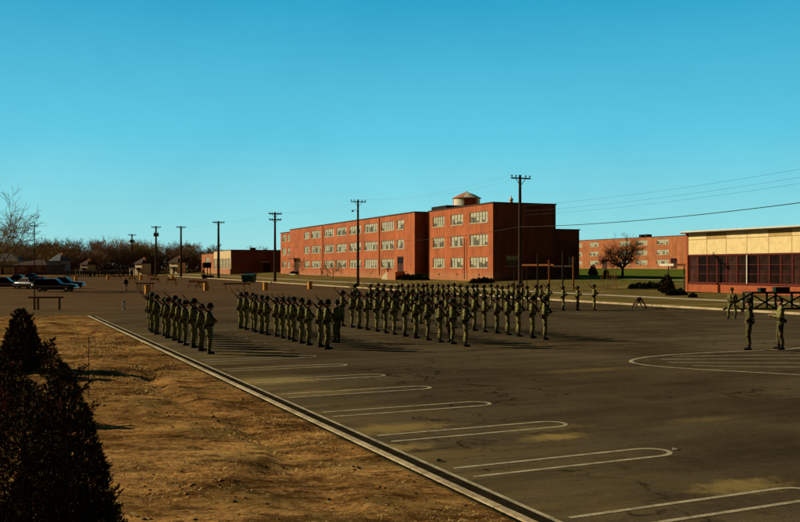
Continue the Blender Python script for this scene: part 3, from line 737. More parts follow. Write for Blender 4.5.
# --- the long three-storey barracks
Hm = 11.0
zrow = [(1.65, 3.25), (4.95, 6.6), (8.35, 10.0)]
bar_ = thing('brick_barracks', 'long three-storey red brick barracks in the middle with a dark end wall facing the lot', 'building', (13.43, 130, 1.4), BDIR)
secs = [  # (x0, x1, y face, depth, height, windows, door)
    (-22.2, 0, 0, 14, Hm, [(-20.6, -16.2, 4), (-13.9, -9.6, 3), (-7.3, -1.6, 5)], None),
    (-100.2, -23.8, -1.9, 15, Hm - .05, [(-88, -84, 2), (-82.4, -75.4, 5), (-72.8, -66.2, 4), (-64.6, -58.3, 4), (-56.4, -49.8, 4), (-47.8, -41.0, 5), (-39.0, -32.9, 5), (-31.6, -28.4, 1)], [(-96.5, -92.4), (-31.4, -28.6)]),
    (-111, -100.2, -1.3, 14, Hm - .5, [(-109.3, -105.9, 2), (-104.6, -101.6, 1)], None)]
for (x0, x1, yf, dp, H, wins, drs) in secs:
    mb = MB(); ops = []
    for wx0, wx1, nv in wins:
        for ri, (z0, z1) in enumerate(zrow):
            if drs and ri == 0 and wx0 == -31.6: continue
            ops.append((wx0 - x0, wx1 - x0, z0, z1, nv))
    dops = []
    for dx in drs or []: dops.append((dx[0] - x0, dx[1] - x0, .95 if dx[0] > -50 else .2, 3.6))
    vents = [(wx0 - x0 + (wx1 - wx0) * .5, wx0 - x0 + (wx1 - wx0) * .5 + .4, .45, .7) for wx0, wx1, nv in wins if not (drs and wx0 == -31.6)]
    facade(mb, (x0, yf, -0.002), (1, 0, 0), (0, -1, 0), x1 - x0, H, [o[:4] for o in ops] + dops + vents)
    bandz = []
    eops = [(2.2, 4.6, 1.9, 3.4, 2)] if x1 == 0 else []
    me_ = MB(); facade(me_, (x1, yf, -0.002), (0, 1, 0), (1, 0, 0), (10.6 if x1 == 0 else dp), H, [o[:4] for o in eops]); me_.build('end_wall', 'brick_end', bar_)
    mb.quad((x0, yf, 0), (x0, yf + dp, 0), (x0, yf + dp, H), (x0, yf, H)); mb.quad((x0, yf + dp, 0), (x1, yf + (10.6 if x1 == 0 else dp), 0), (x1, yf + (10.6 if x1 == 0 else dp), H), (x0, yf + dp, H))
    mb.bbox((x0, yf + .02, -2.5), (x1 - .02, yf + (10.4 if x1 == 0 else dp) - .2, -.004))
    mb.build('wall', 'brick', bar_)
    for a, b, z0, z1, nv in ops: window(bar_, (x0 + a, yf, z0), 0, b - a, z1 - z0, nv)
    for a, b, z0, z1, nv in eops: window(bar_, (x1, yf + a, z0), math.pi / 2, b - a, z1 - z0, nv)
    for a, b, z0, z1 in dops: door(bar_, (x0 + a, yf, z0), 0, b - a, z1 - z0)
    for a, b, z0, z1 in vents: MB().bbox((x0 + a, yf + .1, z0), (x0 + b, yf + .15, z1)).build('vent_grille', 'black', bar_)
    flat_roof(bar_, x0, x1, yf, yf + (10.6 if x1 == 0 else dp), H)
# slender stone band under the top windows and downpipes
for x, yf in ((-73.7, -1.9), (-39.9, -1.9), (-22.9, -1.9)):
    MB().tube([(x if x != -22.9 else -22.1, (yf if x != -22.9 else 0) - .09, .3), (x if x != -22.9 else -22.1, (yf if x != -22.9 else 0) - .09, Hm - .2)], .07, 6).build('downpipe', 'door', bar_)
MB().tube([(-8.5, -.3, -.1), (-8.5, -.3, 6.1)], .06, 6).build('flue_pipe', 'coping', bar_)
# low wing behind the end wall
mb = MB(); facade(mb, (-.4, 10.62, 0), (0, 1, 0), (1, 0, 0), 4.4, 7.3, [(2.4, 3.8, 1.9, 3.3)])
mb.quad((-.4, 15.02, 0), (-12, 15.02, 0), (-12, 15.02, 7.3), (-.4, 15.02, 7.3)); mb.bbox((-12, 10.7, -2), (-.45, 14.9, -.01))
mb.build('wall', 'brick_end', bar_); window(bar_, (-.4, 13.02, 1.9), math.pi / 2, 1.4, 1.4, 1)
flat_roof(bar_, -12, -.4, 10.62, 15.02, 7.3)
# rooftop bits
MB().bbox((-25.5, 2, Hm - .3), (-19.5, 6, Hm + 1.0)).build('roof_house', 'black', bar_)
MB().lathe([(.26, 0), (.26, .9), (.4, .95), (.16, 1.25), (.07, 1.35), (.05, 1.6)], 12, (-1.6, 3.9, Hm - .3)).build('roof_vent', 'white_trim', bar_)
for x in (-93, -70, -52): MB().bbox((x, 3, Hm - .3), (x + 1.6, 4.6, Hm + .55)).build('roof_hatch', 'coping', bar_)
# entrance steps
mb = MB()
for i in range(6): mb.bbox((-31.9 - .45 * (i + 1), -3.6, -1.0), (-31.9 - .45 * i, -1.91, .95 - i * .17))
st = mb.build('steps', 'concrete', bar_); MB().bbox((-31.9, -3.6, -1.0), (-28.2, -1.91, .945)).build('landing', 'brick', bar_)
mb = MB()
mb.tube([(-34.8, -3.55, 1.0), (-31.9, -3.55, 1.95), (-28.3, -3.55, 1.95)], .035, 6)
for x, z in ((-34.8, 0), (-33.3, .4), (-31.9, .95), (-30, .95), (-28.3, .95)): mb.tube([(x, -3.55, z), (x, -3.55, 1.95 if x > -32 else 1.0 + (x + 34.8) * .33)], .03, 6)
mb.build('railing', 'steel', st)
MB().bbox((-97, -3.0, -1), (-91.8, -1.91, .2)).build('steps', 'concrete', bar_)
MB().bbox((-97.2, -3.3, 3.75), (-91.6, -1.91, 3.95)).build('door_canopy', 'coping', bar_)

# --- distant barracks on the right
far_ = thing('brick_barracks', 'distant red brick barracks beyond the lawn on the right, behind the bare tree', 'building', (98, 272, 2.5), BDIR)
Lf, Hf = 112, 10.9
mb = MB(); ops = []
x = 3.0
while x < Lf - 12:
    w = rng.choice((5.6, 6.0, 4.2)); ops += [(x, x + w, z0, z1, 4) for z0, z1 in zrow]; x += w + rng.choice((2.6, 3.4, 5))
dops = [(Lf - 24.4, Lf - 21.2, .3, 3.7), (Lf - 62, Lf - 59, .3, 3.7)]
ops = [o for o in ops if not any(o[0] < d[1] + .4 and o[1] > d[0] - .4 for d in dops)]
facade(mb, (-Lf, 0, 0), (1, 0, 0), (0, -1, 0), Lf, Hf, [o[:4] for o in ops] + dops)
mb.quad((0, 0, 0), (0, 14, 0), (0, 14, Hf), (0, 0, Hf)); mb.quad((-Lf, 0, 0), (-Lf, 14, 0), (-Lf, 14, Hf), (-Lf, 0, Hf)); mb.quad((0, 14, 0), (-Lf, 14, 0), (-Lf, 14, Hf), (0, 14, Hf))
mb.bbox((-Lf, .02, -3), (-.02, 13.9, -.004))
mb.build('wall', 'brick_far', far_)
for a, b, z0, z1, nv in ops: window(far_, (-Lf + a, 0, z0), 0, b - a, z1 - z0, nv)
for a, b, z0, z1 in dops: door(far_, (-Lf + a, 0, z0), 0, b - a, z1 - z0)
flat_roof(far_, -Lf, 0, 0, 14, Hf)
for x in (-46, -43, -88): MB().bbox((x, 4, Hf - .3), (x + 1.5, 6, Hf + 1.3)).build('roof_vent', 'black', far_)

# --- pale panelled building at the right edge
hall = thing('panelled_hall', 'low hall at the right edge with cream panels over dark red-framed windows', 'building', (28.7, 90, .7), BDIR)
Lh, Hh = 27.0, 5.72
mb = MB()
facade(mb, (0, 0, -1.5), (1, 0, 0), (0, -1, 0), Lh, 2.25, []); mb.quad((0, 0, -1.5), (0, 16, -1.5), (0, 16, Hh), (0, 0, Hh))
mb.bbox((-.16, -.05, -1.5), (.14, .3, Hh)); mb.bbox((Lh - .2, -.05, -1.5), (Lh, .3, Hh))
mb.quad((0, 16, -1.5), (Lh, 16, -1.5), (Lh, 16, Hh), (0, 16, Hh)); mb.quad((Lh, .3, -1.5), (Lh, 16, -1.5), (Lh, 16, Hh), (Lh, .3, Hh))
mb.build('wall', 'brick_hall', hall)
MB().bbox((0.15, -.03, 3.5), (Lh - .2, .12, 3.62)).bbox((0.15, -.1, .75), (Lh - .2, .12, .86)).build('lintel', 'red_frame', hall)
px0, pw = .2, 2.62
i = 0
while px0 + i * pw < Lh - .5:
    a = px0 + i * pw; b = min(a + pw, Lh - .25)
    m = 'tan' if i in (1, 4, 7) else 'cream'
    MB().bbox((a + .03, 0, 5.12), (b - .03, .1, Hh - .02)).build('panel', m, hall)
    MB().bbox((a + .03, 0, 3.63), (b - .03, .1, 5.06)).build('panel', 'cream', hall)
    MB().bbox((a - .03, -.012, 3.62), (a + .03, .09, Hh - .02)).build('panel_joint', 'tan', hall)
    for k in range(2):
        wa = a + k * pw / 2; window(hall, (wa + .02, 0, .87), 0, pw / 2 - .04, 2.62, 0, 2, 'red_frame', 'glass_dark', None, .055)
    if i % 3 == 2: MB().bbox((b - .05, -.03, .87), (b + .05, .05, 3.49)).build('mullion', 'white_trim', hall)
    i += 1
MB().bbox((.14, .02, 5.07), (Lh - .2, .09, 5.11)).build('panel_joint', 'tan', hall)
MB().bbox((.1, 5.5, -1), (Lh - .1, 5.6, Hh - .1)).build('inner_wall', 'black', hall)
mb = MB(); mb.bbox((-.28, -.6, Hh), (Lh + .5, 16.5, Hh + .1)); mb.build('roof', 'coping', hall)
MB().bbox((-.32, -.65, Hh + .1), (Lh + .5, 16.5, Hh + .22)).build('fascia', 'white_trim', hall)
x, y = along(676, 92)
can = thing('entrance_canopy', 'small white flat canopy on a dark post beside the cream-panelled hall', 'canopy', (x, y, gz(x, y)), BDIR)
MB().bbox((-1.1, -1.2, 2.5), (1.05, 1.2, 2.72)).build('canopy_roof', 'white_trim', can)
for yy in (-1.0, 1.0): MB().tube([(0.05, yy, -.3), (0.05, yy, 2.5)], .06, 8).build('post', 'coping', can)

# --- low building left of the barracks
low = thing('low_building', 'low flat-roofed building with a pale lit side left of the long barracks', 'building', (-47.0, 250, 1.75), BDIR)
Hl, Ll = 6.2, 44
mb = MB()
facade(mb, (-Ll, 0, -1), (1, 0, 0), (0, -1, 0), 20, Hl - .6 + 1, [(7, 13.5, 3, 5.6)])
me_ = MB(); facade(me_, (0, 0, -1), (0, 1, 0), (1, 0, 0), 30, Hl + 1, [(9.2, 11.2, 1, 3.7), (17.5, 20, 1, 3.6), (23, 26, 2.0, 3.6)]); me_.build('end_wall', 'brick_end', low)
facade(mb, (-24, -.2, -1), (1, 0, 0), (0, -1, 0), 24, 2.0, [])
mb.quad((-24, -.2, 1), (-24, .3, 1), (0, .3, 1), (0, -.2, 1)); mb.quad((0, -.2, -1), (0, 0, -1), (0, 0, 1), (0, -.2, 1))
mb.quad((-24, 0, -1), (-24, -.2, -1), (-24, -.2, 1), (-24, 0, 1))
mb.quad((0, 30, 0), (-Ll, 30, 0), (-Ll, 30, Hl), (0, 30, Hl)); mb.quad((-Ll, 0, -1), (-Ll, 30, -1), (-Ll, 30, Hl - .6), (-Ll, 0, Hl - .6))
mb.build('wall', 'brick_far', low)
facade(mb := MB(), (-24, 0, 4.0), (1, 0, 0), (0, -1, 0), 24, Hl - 4, []); mb.build('wall_band', 'cream_wall', low)
for k in range(6):
    window(low, (-24 + 4 * k + .2, 0, 1.0), 0, 3.3, 3.0, 3, 1, 'white_trim', 'blind', None)
    MB().bbox((-24 + 4 * k + 3.5, -.02, 1.0), (-24 + 4 * k + 4.2, .14, 4.0)).build('pier', 'cream_wall', low)
window(low, (-Ll + 7, 0, 2), 0, 6.5, 2.6, 3)
door(low, (0, 9.2, 0), math.pi / 2, 2, 2.7); door(low, (0, 17.5, 0), math.pi / 2, 2.5, 2.6, 'red_frame')
window(low, (0, 23, 1), math.pi / 2, 3, 1.6, 2)
MB().bbox((0, 16.5, 3.0), (1.4, 24, 3.2)).build('door_canopy', 'steel', low); MB().bbox((.02, 17.4, 3.25), (.12, 19.8, 4.1)).build('name_board', 'tank_red', low)
MB().bbox((0, 8.2, 2.9), (1.0, 10.8, 3.05)).build('door_canopy', 'white_trim', low)
flat_roof(low, -24, 0, 0, 30, Hl); flat_roof(low, -Ll, -24.3, 0, 30, Hl - .6)
for yy in (6, 17, 26): MB().bbox((-3, yy, Hl - .3), (-1.6, yy + 1.4, Hl + .8)).build('roof_vent', 'coping', low)

# --- water tank behind the barracks
wt = thing('water_tank', 'red and white panelled water tank with a conical roof rising behind the barracks', 'water tank', (22.2, 300, 3.7))
r = 4.45
MB().lathe([(r, 0), (r, 3.0)], 36, (0, 0, 19.4), mis=lambda i, j: (j // 6) % 2).build('tank', ['tank_white', 'tank_red'], wt, rz=R(-45))
MB().lathe([(r + .45, 0), (r + .5, .12), (2.6, 1.35), (.25, 2.25), (.12, 2.6)], 36, (0, 0, 22.4), mis=lambda i, j: (j // 6) % 2).build('tank_roof', ['tank_roof', 'tank_white'], wt, rz=R(-45))
MB().lathe([(r + .1, 0), (r + .1, .35)], 32, (0, 0, 19.0)).build('rim', 'tank_roof', wt)
MB().lathe([(.6, 0), (.6, 19.2)], 12).build('riser_pipe', 'tank_white', wt)
for k in range(6):
    an = k * math.pi / 3; MB().tube([(6.2 * math.cos(an), 6.2 * math.sin(an), -.3), (4.2 * math.cos(an), 4.2 * math.sin(an), 19.2)], .28, 8).build('leg', 'tank_white', wt)

# --- houses by the tree line
def house(name, label, loc, rz, w, d, h, wallm, roofm, porch=True, s=1):
    t = thing(name, label, 'house', loc, rz, 'houses in front of the trees', s)
    MB().bbox((-w / 2, 0, -1), (w / 2, d, h)).build('wall', wallm, t)
    e, rh = .5, h * .55
    mb = MB(); q = [(-w / 2 - e, -e, h), (w / 2 + e, -e, h), (w / 2 + e, d + e, h), (-w / 2 - e, d + e, h), (-w * .16, d / 2, h + rh), (w * .16, d / 2, h + rh)]
    mb.add(q, [(0, 1, 5, 4), (1, 2, 5), (2, 3, 4, 5), (3, 0, 4), (3, 2, 1, 0)]); rf = mb.build('roof', roofm, t)
    MB().bbox((w * .2, d * .4, h + rh * .3), (w * .2 + .7, d * .4 + .7, h + rh * 1.15)).build('chimney', 'brick_far', rf)
    for x in (-w * .36, w * .2):
        for z in ((.9, h - 1.6) if h > 4.2 else (.9,)): window(t, (x, -.1, z), 0, w * .17, 1.3, 1, 1, 'white_trim', 'glass_dark', None)
    MB().bbox((-.5, -.06, 0), (.5, -.01, 2.1)).build('door', 'door', t)
    if porch:
        po = MB().bbox((-w * .48, -2.2, h * .52), (w * .48, -.12, h * .52 + .3)).build('porch', roofm, t)
        for x in (-w * .45, -w * .15, w * .15, w * .45): MB().bbox((x - .1, -2.1, -.5), (x + .1, -1.9, h * .52 - .003)).build('post', 'white_trim', po)
    return t
for (px, Z, w, h, wm, rm, nm, lab, rot) in (
        (138.5, 288, 3.7, 3.3, 'house_wall', 'house_roof', 'house', 'small cream house with a dark hip roof, left of the two between the poles', -.7),
        (173.5, 288, 3.8, 3.5, 'house_wall', 'house_roof', 'house', 'small cream house with a dark hip roof, right of the two between the poles', -.6),
        (55, 280, 4.4, 4.2, 'house_blue', 'house_roof_b', 'house', 'grey-blue two-storey house behind the cars', -.5),
        (30, 272, 11, 2.9, 'house_dark', 'house_roof', 'house', 'long low brown house at the left edge behind the cars', -.2),
        (84, 294, 3.6, 3.0, 'house_wall', 'house_roof', 'house', 'pale house half hidden by trees behind the far row of soldiers', -.6),
        (3, 280, 9, 4.2, 'house_wall', 'house_roof_b', 'house', 'pale house at the far left edge of the picture', 0)):
    x, y = along(px, Z); house(nm, lab, (x, y, gz(x, y) + .1), rot, w, w * .9, h, wm, rm, px not in (30,))

# ------------------------------------------------------------------ trees
def bare_tree(seed, h, spread, levels, nlimb, trunk_h, r0, twig_r, up=.25, kids_=(6, 6, 5, 4), round_=False):
    g_ = random.Random(seed); tr, cr = MB(), MB()
    def rv(): return Vector((g_.gauss(0, 1), g_.gauss(0, 1), g_.gauss(0, 1))).normalized()
    def grow(p, d, L, r, lv):
        seg = 4 if lv <= 1 else (3 if lv == 2 else 2); pts, rad = [p], [r]; q = p.copy()
        for i in range(seg):
            d = (d + rv() * (.22 if lv < 3 else .3) + Vector((0, 0, up * (.35 if lv else .1)))).normalized()
            q = q + d * (L / seg); pts.append(q.copy()); rad.append(max(r * (1 - .62 * (i + 1) / seg), twig_r))
        n = (7, 5, 4, 3, 3)[min(lv, 4)]
        if lv == levels: n = 3
        cr.tube(pts, rad, n, cap=False)
        if lv < levels:
            for k in range(kids_[min(lv, 3)]):
                f = g_.uniform(.25, 1); i = min(int(f * seg), seg - 1); b = pts[i].lerp(pts[i + 1], f * seg - i)
                ax = (pts[i + 1] - pts[i]).normalized(); s = rv(); s = (s - ax * s.dot(ax)).normalized()
                nd = (ax * g_.uniform(.55, 1.0) + s * g_.uniform(.6, 1.0)).normalized()
                grow(b, nd, L * g_.uniform(.45, .68), max(rad[i] * .55, twig_r), lv + 1)
    top = Vector((g_.uniform(-.2, .2), g_.uniform(-.2, .2), trunk_h))
    tr.tube([(0, 0, -.4), (0, 0, 0), (0, 0, .25), tuple(top * .6), tuple(top)], [r0 * 1.5, r0 * 1.35, r0, r0 * .85, r0 * .7], 8)
    for k in range(nlimb):
        an = k * 2.4 + g_.uniform(-.3, .3); t = g_.uniform(.25, 1) if round_ else g_.uniform(.3, .9)
        d = Vector((math.cos(an) * (1 - t * .8) * spread, math.sin(an) * (1 - t * .8) * spread, .35 + t)).normalized()
        grow(top * g_.uniform(.7, 1), d, (h - trunk_h) * g_.uniform(.55, .7), r0 * .5, 0)
    return tr, cr
def plant_tree(name, seed, label, cat, loc, bark, twig, group, **kw):
    tr, cr = bare_tree(seed, **kw); t = thing(name, label, cat, loc, group=group)
    tr.build('trunk', bark, t, smooth=True); cr.build('crown', twig, t); return t
protos = []
tl = []
r3 = random.Random(11)
for k in range(56):
    px = -14 + k * 5.45 + r3.uniform(-2.5, 2.5); Z = r3.uniform(298, 352); hgt = r3.uniform(.78, 1.15)
    if px < 70: hgt *= 1.14
    elif 100 < px < 115: hgt *= 1.1
    elif 180 < px < 200: hgt *= .95
    if px > 200: hgt *= .82 if px < 225 else .7
    tl.append((px, Z, hgt))
for i in range(5):
    t = plant_tree('bare_tree', 30 + i, 'bare brown tree', 'tree', (0, 0, 0), 'bark', 'twig_warm' if i == 4 else 'twig', 'bare trees along the far side of the lot',
                   h=10.5, spread=1.3, levels=3, nlimb=8, trunk_h=2.2, r0=.24, twig_r=.032, kids_=(6, 6, 5, 4)); protos.append(t)
fams = [family(p) for p in protos]
for i, (px, Z, s) in enumerate(sorted(tl)):
    x, y = along(px, Z); k = i % 5
    lab = 'bare brown tree of the far tree line, %s from the left edge of the picture' % ordn(i)
    if i >= 30: lab = 'bare brown tree of the far tree line, %s counting leftward from the barracks' % ordn(len(tl) - 1 - i)
    p = protos[k]; sc = (s * r3.uniform(.95, 1.25), s * r3.uniform(.95, 1.25), s)
    if not p.get('used'):
        p['used'] = 1; p.location = (x, y, gz(x, y)); p.rotation_euler.z = r3.uniform(0, 6.28); p.scale = sc; p['label'] = lab
    else: copy_tree(p, (x, y, gz(x, y)), r3.uniform(0, 6.28), lab, sc, tree=fams[k])
for o in list(COL.objects):
    if 'used' in o: del o['used']
# undergrowth below the tree line: one mass of brush
mb = MB()
for _ in range(22000):
    px = r3.uniform(-30, 300); Z = r3.uniform(296, 330); x, y = along(px, Z); z0 = gz(x, y)
    hh = 3.2 + 1.8 * noise.noise(Vector((px * .05, 0, 4))) + r3.uniform(-.5, 1.2); p = Vector((x, y, z0 + max(0, hh) * r3.random() ** .8))
    an = r3.uniform(0, 6.28); q = p + Vector((math.cos(an) * .5, 0, r3.uniform(.3, 1.0))); w = Vector((.11, .04, 0))
    mb.add([p - w, p + w, q], [(0, 1, 2)], 0)
M['brush'] = mat('brown_brush', (.13, .072, .042), 1, .4, .2)
tag(mb.build('brushwood', 'brush'), 'low brown brushwood beneath the far trees', 'brush', kind='stuff')

x, y = along(622.5, 132)
oak = plant_tree('bare_tree', 5, 'round-crowned bare tree on the lawn in front of the distant barracks', 'tree', (x, y, gz(x, y) - .1), 'bark', 'twig_oak', None,
                 h=6.6, spread=1.8, levels=3, nlimb=11, trunk_h=1.7, r0=.22, twig_r=.0115, up=.12, kids_=(6, 6, 6, 4), round_=True)
x, y = along(-8, 112)
plant_tree('bare_tree', 12, 'tall bare tree at the left edge of the picture, beside the thin pole', 'tree', (x, y, gz(x, y)), 'bark', 'twig_warm', None,
           h=13, spread=.95, levels=3, nlimb=7, trunk_h=3.2, r0=.2, twig_r=.017, up=.2, kids_=(5, 5, 4, 4))
x, y = along(120 + 176, 200)
for (px, Z, h, lab) in ((299, 196, 5.0, 'slim bare sapling before the far end of the long barracks'), (333, 170, 4.4, 'slim bare sapling before the middle of the long barracks')):
    x, y = along(px, Z)
    plant_tree('bare_sapling', int(px), lab, 'tree', (x, y, gz(x, y)), 'bark', 'twig', 'saplings before the barracks', h=h, spread=1.0, levels=2, nlimb=6, trunk_h=1.2, r0=.07, twig_r=.02, kids_=(5, 5, 4, 4))

def foliage(mb, g_, pts, size, elong=3.4, mi=0):
    """small sprigs of narrow leaves at the given (point, outward direction) pairs"""
    for p, d in pts:
        for _ in range(3):
            t = (d + Vector((g_.gauss(0, .5), g_.gauss(0, .5), g_.gauss(0.15, .4)))).normalized(); s = t.orthogonal().normalized()
            s = Matrix.Rotation(g_.uniform(0, 6.28), 3, t) @ s; L = size * g_.uniform(.6, 1.3); w = s * (L / elong / 2)
            mb.add([p - w * .5, p + t * L * .5 + w, p + t * L, p + t * L * .5 - w], [(0, 1, 2, 3)], mi)
def juniper(name, label, loc, h, r, n, seed, size, twig=True, lean=0, dead=.10):
    g_ = random.Random(seed); t = thing(name, label, 'evergreen', loc); mb = MB(); pts = []; brown = []
    lumps = [(g_.uniform(0, 1), g_.uniform(0, 6.28), g_.uniform(.12, .3)) for _ in range(26)]
    for _ in range(n):
        f = 1 - math.sqrt(g_.random()) if g_.random() < .9 else g_.random(); an = g_.uniform(0, 6.28)
        bul = 1 + sum(k * math.exp(-((f - a) / .07) ** 2 - (math.sin((an - b) / 2) / .3) ** 2) for a, b, k in lumps)
        prof = (1 - f) ** .8 * (.45 + .55 * min(1, (f + .05) / .2))
        rr = r * prof * bul * (1 - .75 * g_.random() ** 2.2) * g_.choice((1, 1, 1, 1.08))
        p = Vector((rr * math.cos(an) + lean * f, rr * math.sin(an), h * f)); (brown if g_.random() < dead else pts).append((p, Vector((math.cos(an), math.sin(an), .9)).normalized()))
    for _ in range(int(n / 110)):
        f = g_.uniform(.02, .97); an = g_.uniform(0, 6.28); d = Vector((math.cos(an), math.sin(an), g_.uniform(.5, 1.6))).normalized()
        rr = r * (1 - f) ** .8 * (.45 + .55 * min(1, (f + .05) / .2)) * .85; p = Vector((rr * math.cos(an) + lean * f, rr * math.sin(an), h * f)); L = g_.uniform(.08, .24) * (.6 + .4 * h / 2)
        tgt = brown if g_.random() < dead * 1.5 else pts
        for k in range(16):
            tgt.append((p + d * (L * k / 16) + Vector((g_.gauss(0, 1), g_.gauss(0, 1), g_.gauss(0, 1))) * .018 * (1 - k / 18), d))
    foliage(mb, g_, pts, size); foliage(mb, g_, brown, size * 1.1, 4.5, 1); mb.build('crown', ['conifer', 'dead_twig'], t)
    tr = MB().tube([(0, 0, -.1), (0, 0, h * .5), (lean, 0, h * .95)], [.07 * h / 2, .05 * h / 2, .008], 7)
    for _ in range(int(60 * r)):
        f = g_.uniform(.02, .85); an = g_.uniform(0, 6.28); L = r * (1 - f) * 1.0; p = Vector((lean * f, 0, h * f)); q = p + Vector((math.cos(an) * L, math.sin(an) * L, L * .55))
        tr.tube([p, p.lerp(q, .5) + Vector((0, 0, -.04)), q], [.014, .009, .004], 4, cap=False)
        if twig:
            for _ in range(3):
                b = p.lerp(q, g_.uniform(.5, 1)); e = b + Vector((g_.gauss(0, 1), g_.gauss(0, 1), g_.gauss(.6, .6))).normalized() * .16 * h / 2
                tr.tube([b, e], [.006, .003], 3, cap=False)
    tr.build('trunk', 'dead_twig', t); return t
x, y = along(64, 8.6)
juniper('juniper', 'large dark conical juniper filling the lower left corner', (x, y, ground_z(x, y)), 2.04, .60, 15000, 1, .042)
x, y = along(24, 8.9)
juniper('juniper', 'ragged brown-tinged juniper at the lower left edge, left of the large one', (x, y, ground_z(x, y)), 1.80, .72, 11000, 2, .042, dead=.22)
x, y = along(22, 25.5)
juniper('juniper', 'dark juniper at the left edge behind the large one', (x, y, ground_z(x, y)), 1.72, .70, 5000, 3, .085)
x, y = along(51, 24)
juniper('juniper', 'small thin juniper in the dirt behind the large one', (x, y, ground_z(x, y)), 1.0, .30, 420, 4, .09)
x, y = along(4, 17)
juniper('juniper', 'low juniper cut by the left edge of the picture', (x, y, ground_z(x, y)), 1.2, .7, 3000, 6, .08)
for px, Z, h, r, lab in ((667, 88, 1.75, .75, 'small conical evergreen left of the white canopy'), (606, 128, 1.2, .45, 'small pointed evergreen left of the bare tree trunk'),
                         (593, 160, 1.8, .8, 'pointed evergreen close to the corner of the dark end wall')):
    x, y = along(px, Z); juniper('conifer_shrub', lab, (x, y, gz(x, y)), h, r, 900, int(px), .24, False)

def shrub_mesh(seed, n=900, size=.16):
    g_ = random.Random(seed); mb = MB(); pts = []
    for _ in range(n):
        d = Vector((g_.gauss(0, 1), g_.gauss(0, 1), g_.gauss(.3, .9))).normalized(); k = .8 + .3 * noise.noise(d * 2.2 + Vector((seed, 0, 0)))
        p = d * k * g_.random() ** .25; p.z = abs(p.z) * 1.1; pts.append((p, d))
    foliage(mb, g_, pts, size, 1.8); return mb
shr = None; G = 'round evergreen shrubs'
spots = [(633, 98, .62), (639, 100, .6), (645, 97, .68), (651, 98, .7), (657, 96, .66), (663, 98, .72), (672, 84, .62), (680, 84, .7), (693, 80, .45)]
spots2 = [(474, 128.5, .75), (479.5, 128, .85), (485, 127.6, .9), (490.5, 127.5, .7), (400, 155, .8), (407, 152, 1.1), (413, 150, 1.0), (419, 149, 1.2), (425, 147, .9), (293, 218, .9), (297, 215, .8)]
labs = ['in the row left of the cream-panelled hall', 'at the foot of the long barracks']
for gi, sp in enumerate((spots, spots2)):
    for i, (px, Z, s) in enumerate(sp):
        x, y = along(px, Z); lab = 'dark round shrub, %s from the left %s' % (ordn(i), labs[gi])
        if gi: lab = 'dark round shrub, %s from the right end %s' % (ordn(sorted([q[0] for q in sp], reverse=True).index(px)), labs[1])
        if shr is None:
            shr = thing('round_shrub', lab, 'shrub', (x, y, gz(x, y)), 0, G, s); shrub_mesh(1).build('crown', 'shrub', shr)
            MB().tube([(0, 0, -.2), (0, 0, .5)], [.06, .03], 6).build('trunk', 'bark', shr); fsh = family(shr)
        else: copy_tree(shr, (x, y, gz(x, y)), rng.uniform(0, 6), lab, s, tree=fsh)
# clipped hedge across the lawn
mb = MB(); g_ = random.Random(8); pts = []
x0, y0 = along(572, 125); x1, y1 = along(690, 107)
for _ in range(6500):
    f = g_.random(); d = Vector((0, g_.gauss(0, 1), g_.gauss(.2, 1))).normalized()
    p = Vector((x0 + (x1 - x0) * f, y0 + (y1 - y0) * f, 0)); p.z = gz(p.x, p.y) - .75 + .35 * max(d.z, -.3) + .28 * g_.random(); p.y += d.y * .5
    pts.append((p, d))
foliage(mb, g_, pts, .2, 1.6)
tag(mb.build('hedge', 'shrub'), 'long low dark hedge running across the lawn behind the round shrubs', 'hedge')
# staked saplings at right
for i, (px, Z) in enumerate(((601, 100), (607, 98), (612, 97), (614.5, 96))):
    x, y = along(px, Z); t = thing('staked_sapling', 'thin leafless sapling tied to a stake, %s from the left of the lawn group' % ordn(i), 'tree', (x, y, gz(x, y)), 0, 'staked saplings')
    mb = MB().tube([(0, 0, -.1), (.03, 0, 1.2), (0, .02, 2.2)], [.03, .022, .01], 5)
    for k in range(7):
        an = k * 2.4; z = 1.0 + .17 * k; mb.tube([(0, 0, z), (.3 * math.cos(an), .3 * math.sin(an), z + .35)], [.012, .006], 4)
    mb.build('trunk', 'twig_oak', t); MB().tube([(.25, 0, -.2), (.25, 0, 1.9)], .028, 6).build('stake', 'orange_wood', t)
x, y = ground(88.5, 403)
t = thing('stake', 'thin dark stake with a pale foot standing in the dirt', 'stake', (x, y, ground_z(x, y)))
MB().tube([(0, 0, .2), (.01, 0, 1.35)], .008, 6).build('shaft', 'wood_pole', t); MB().tube([(0, 0, -.1), (0, 0, .2)], .018, 6).build('foot', 'concrete', t)

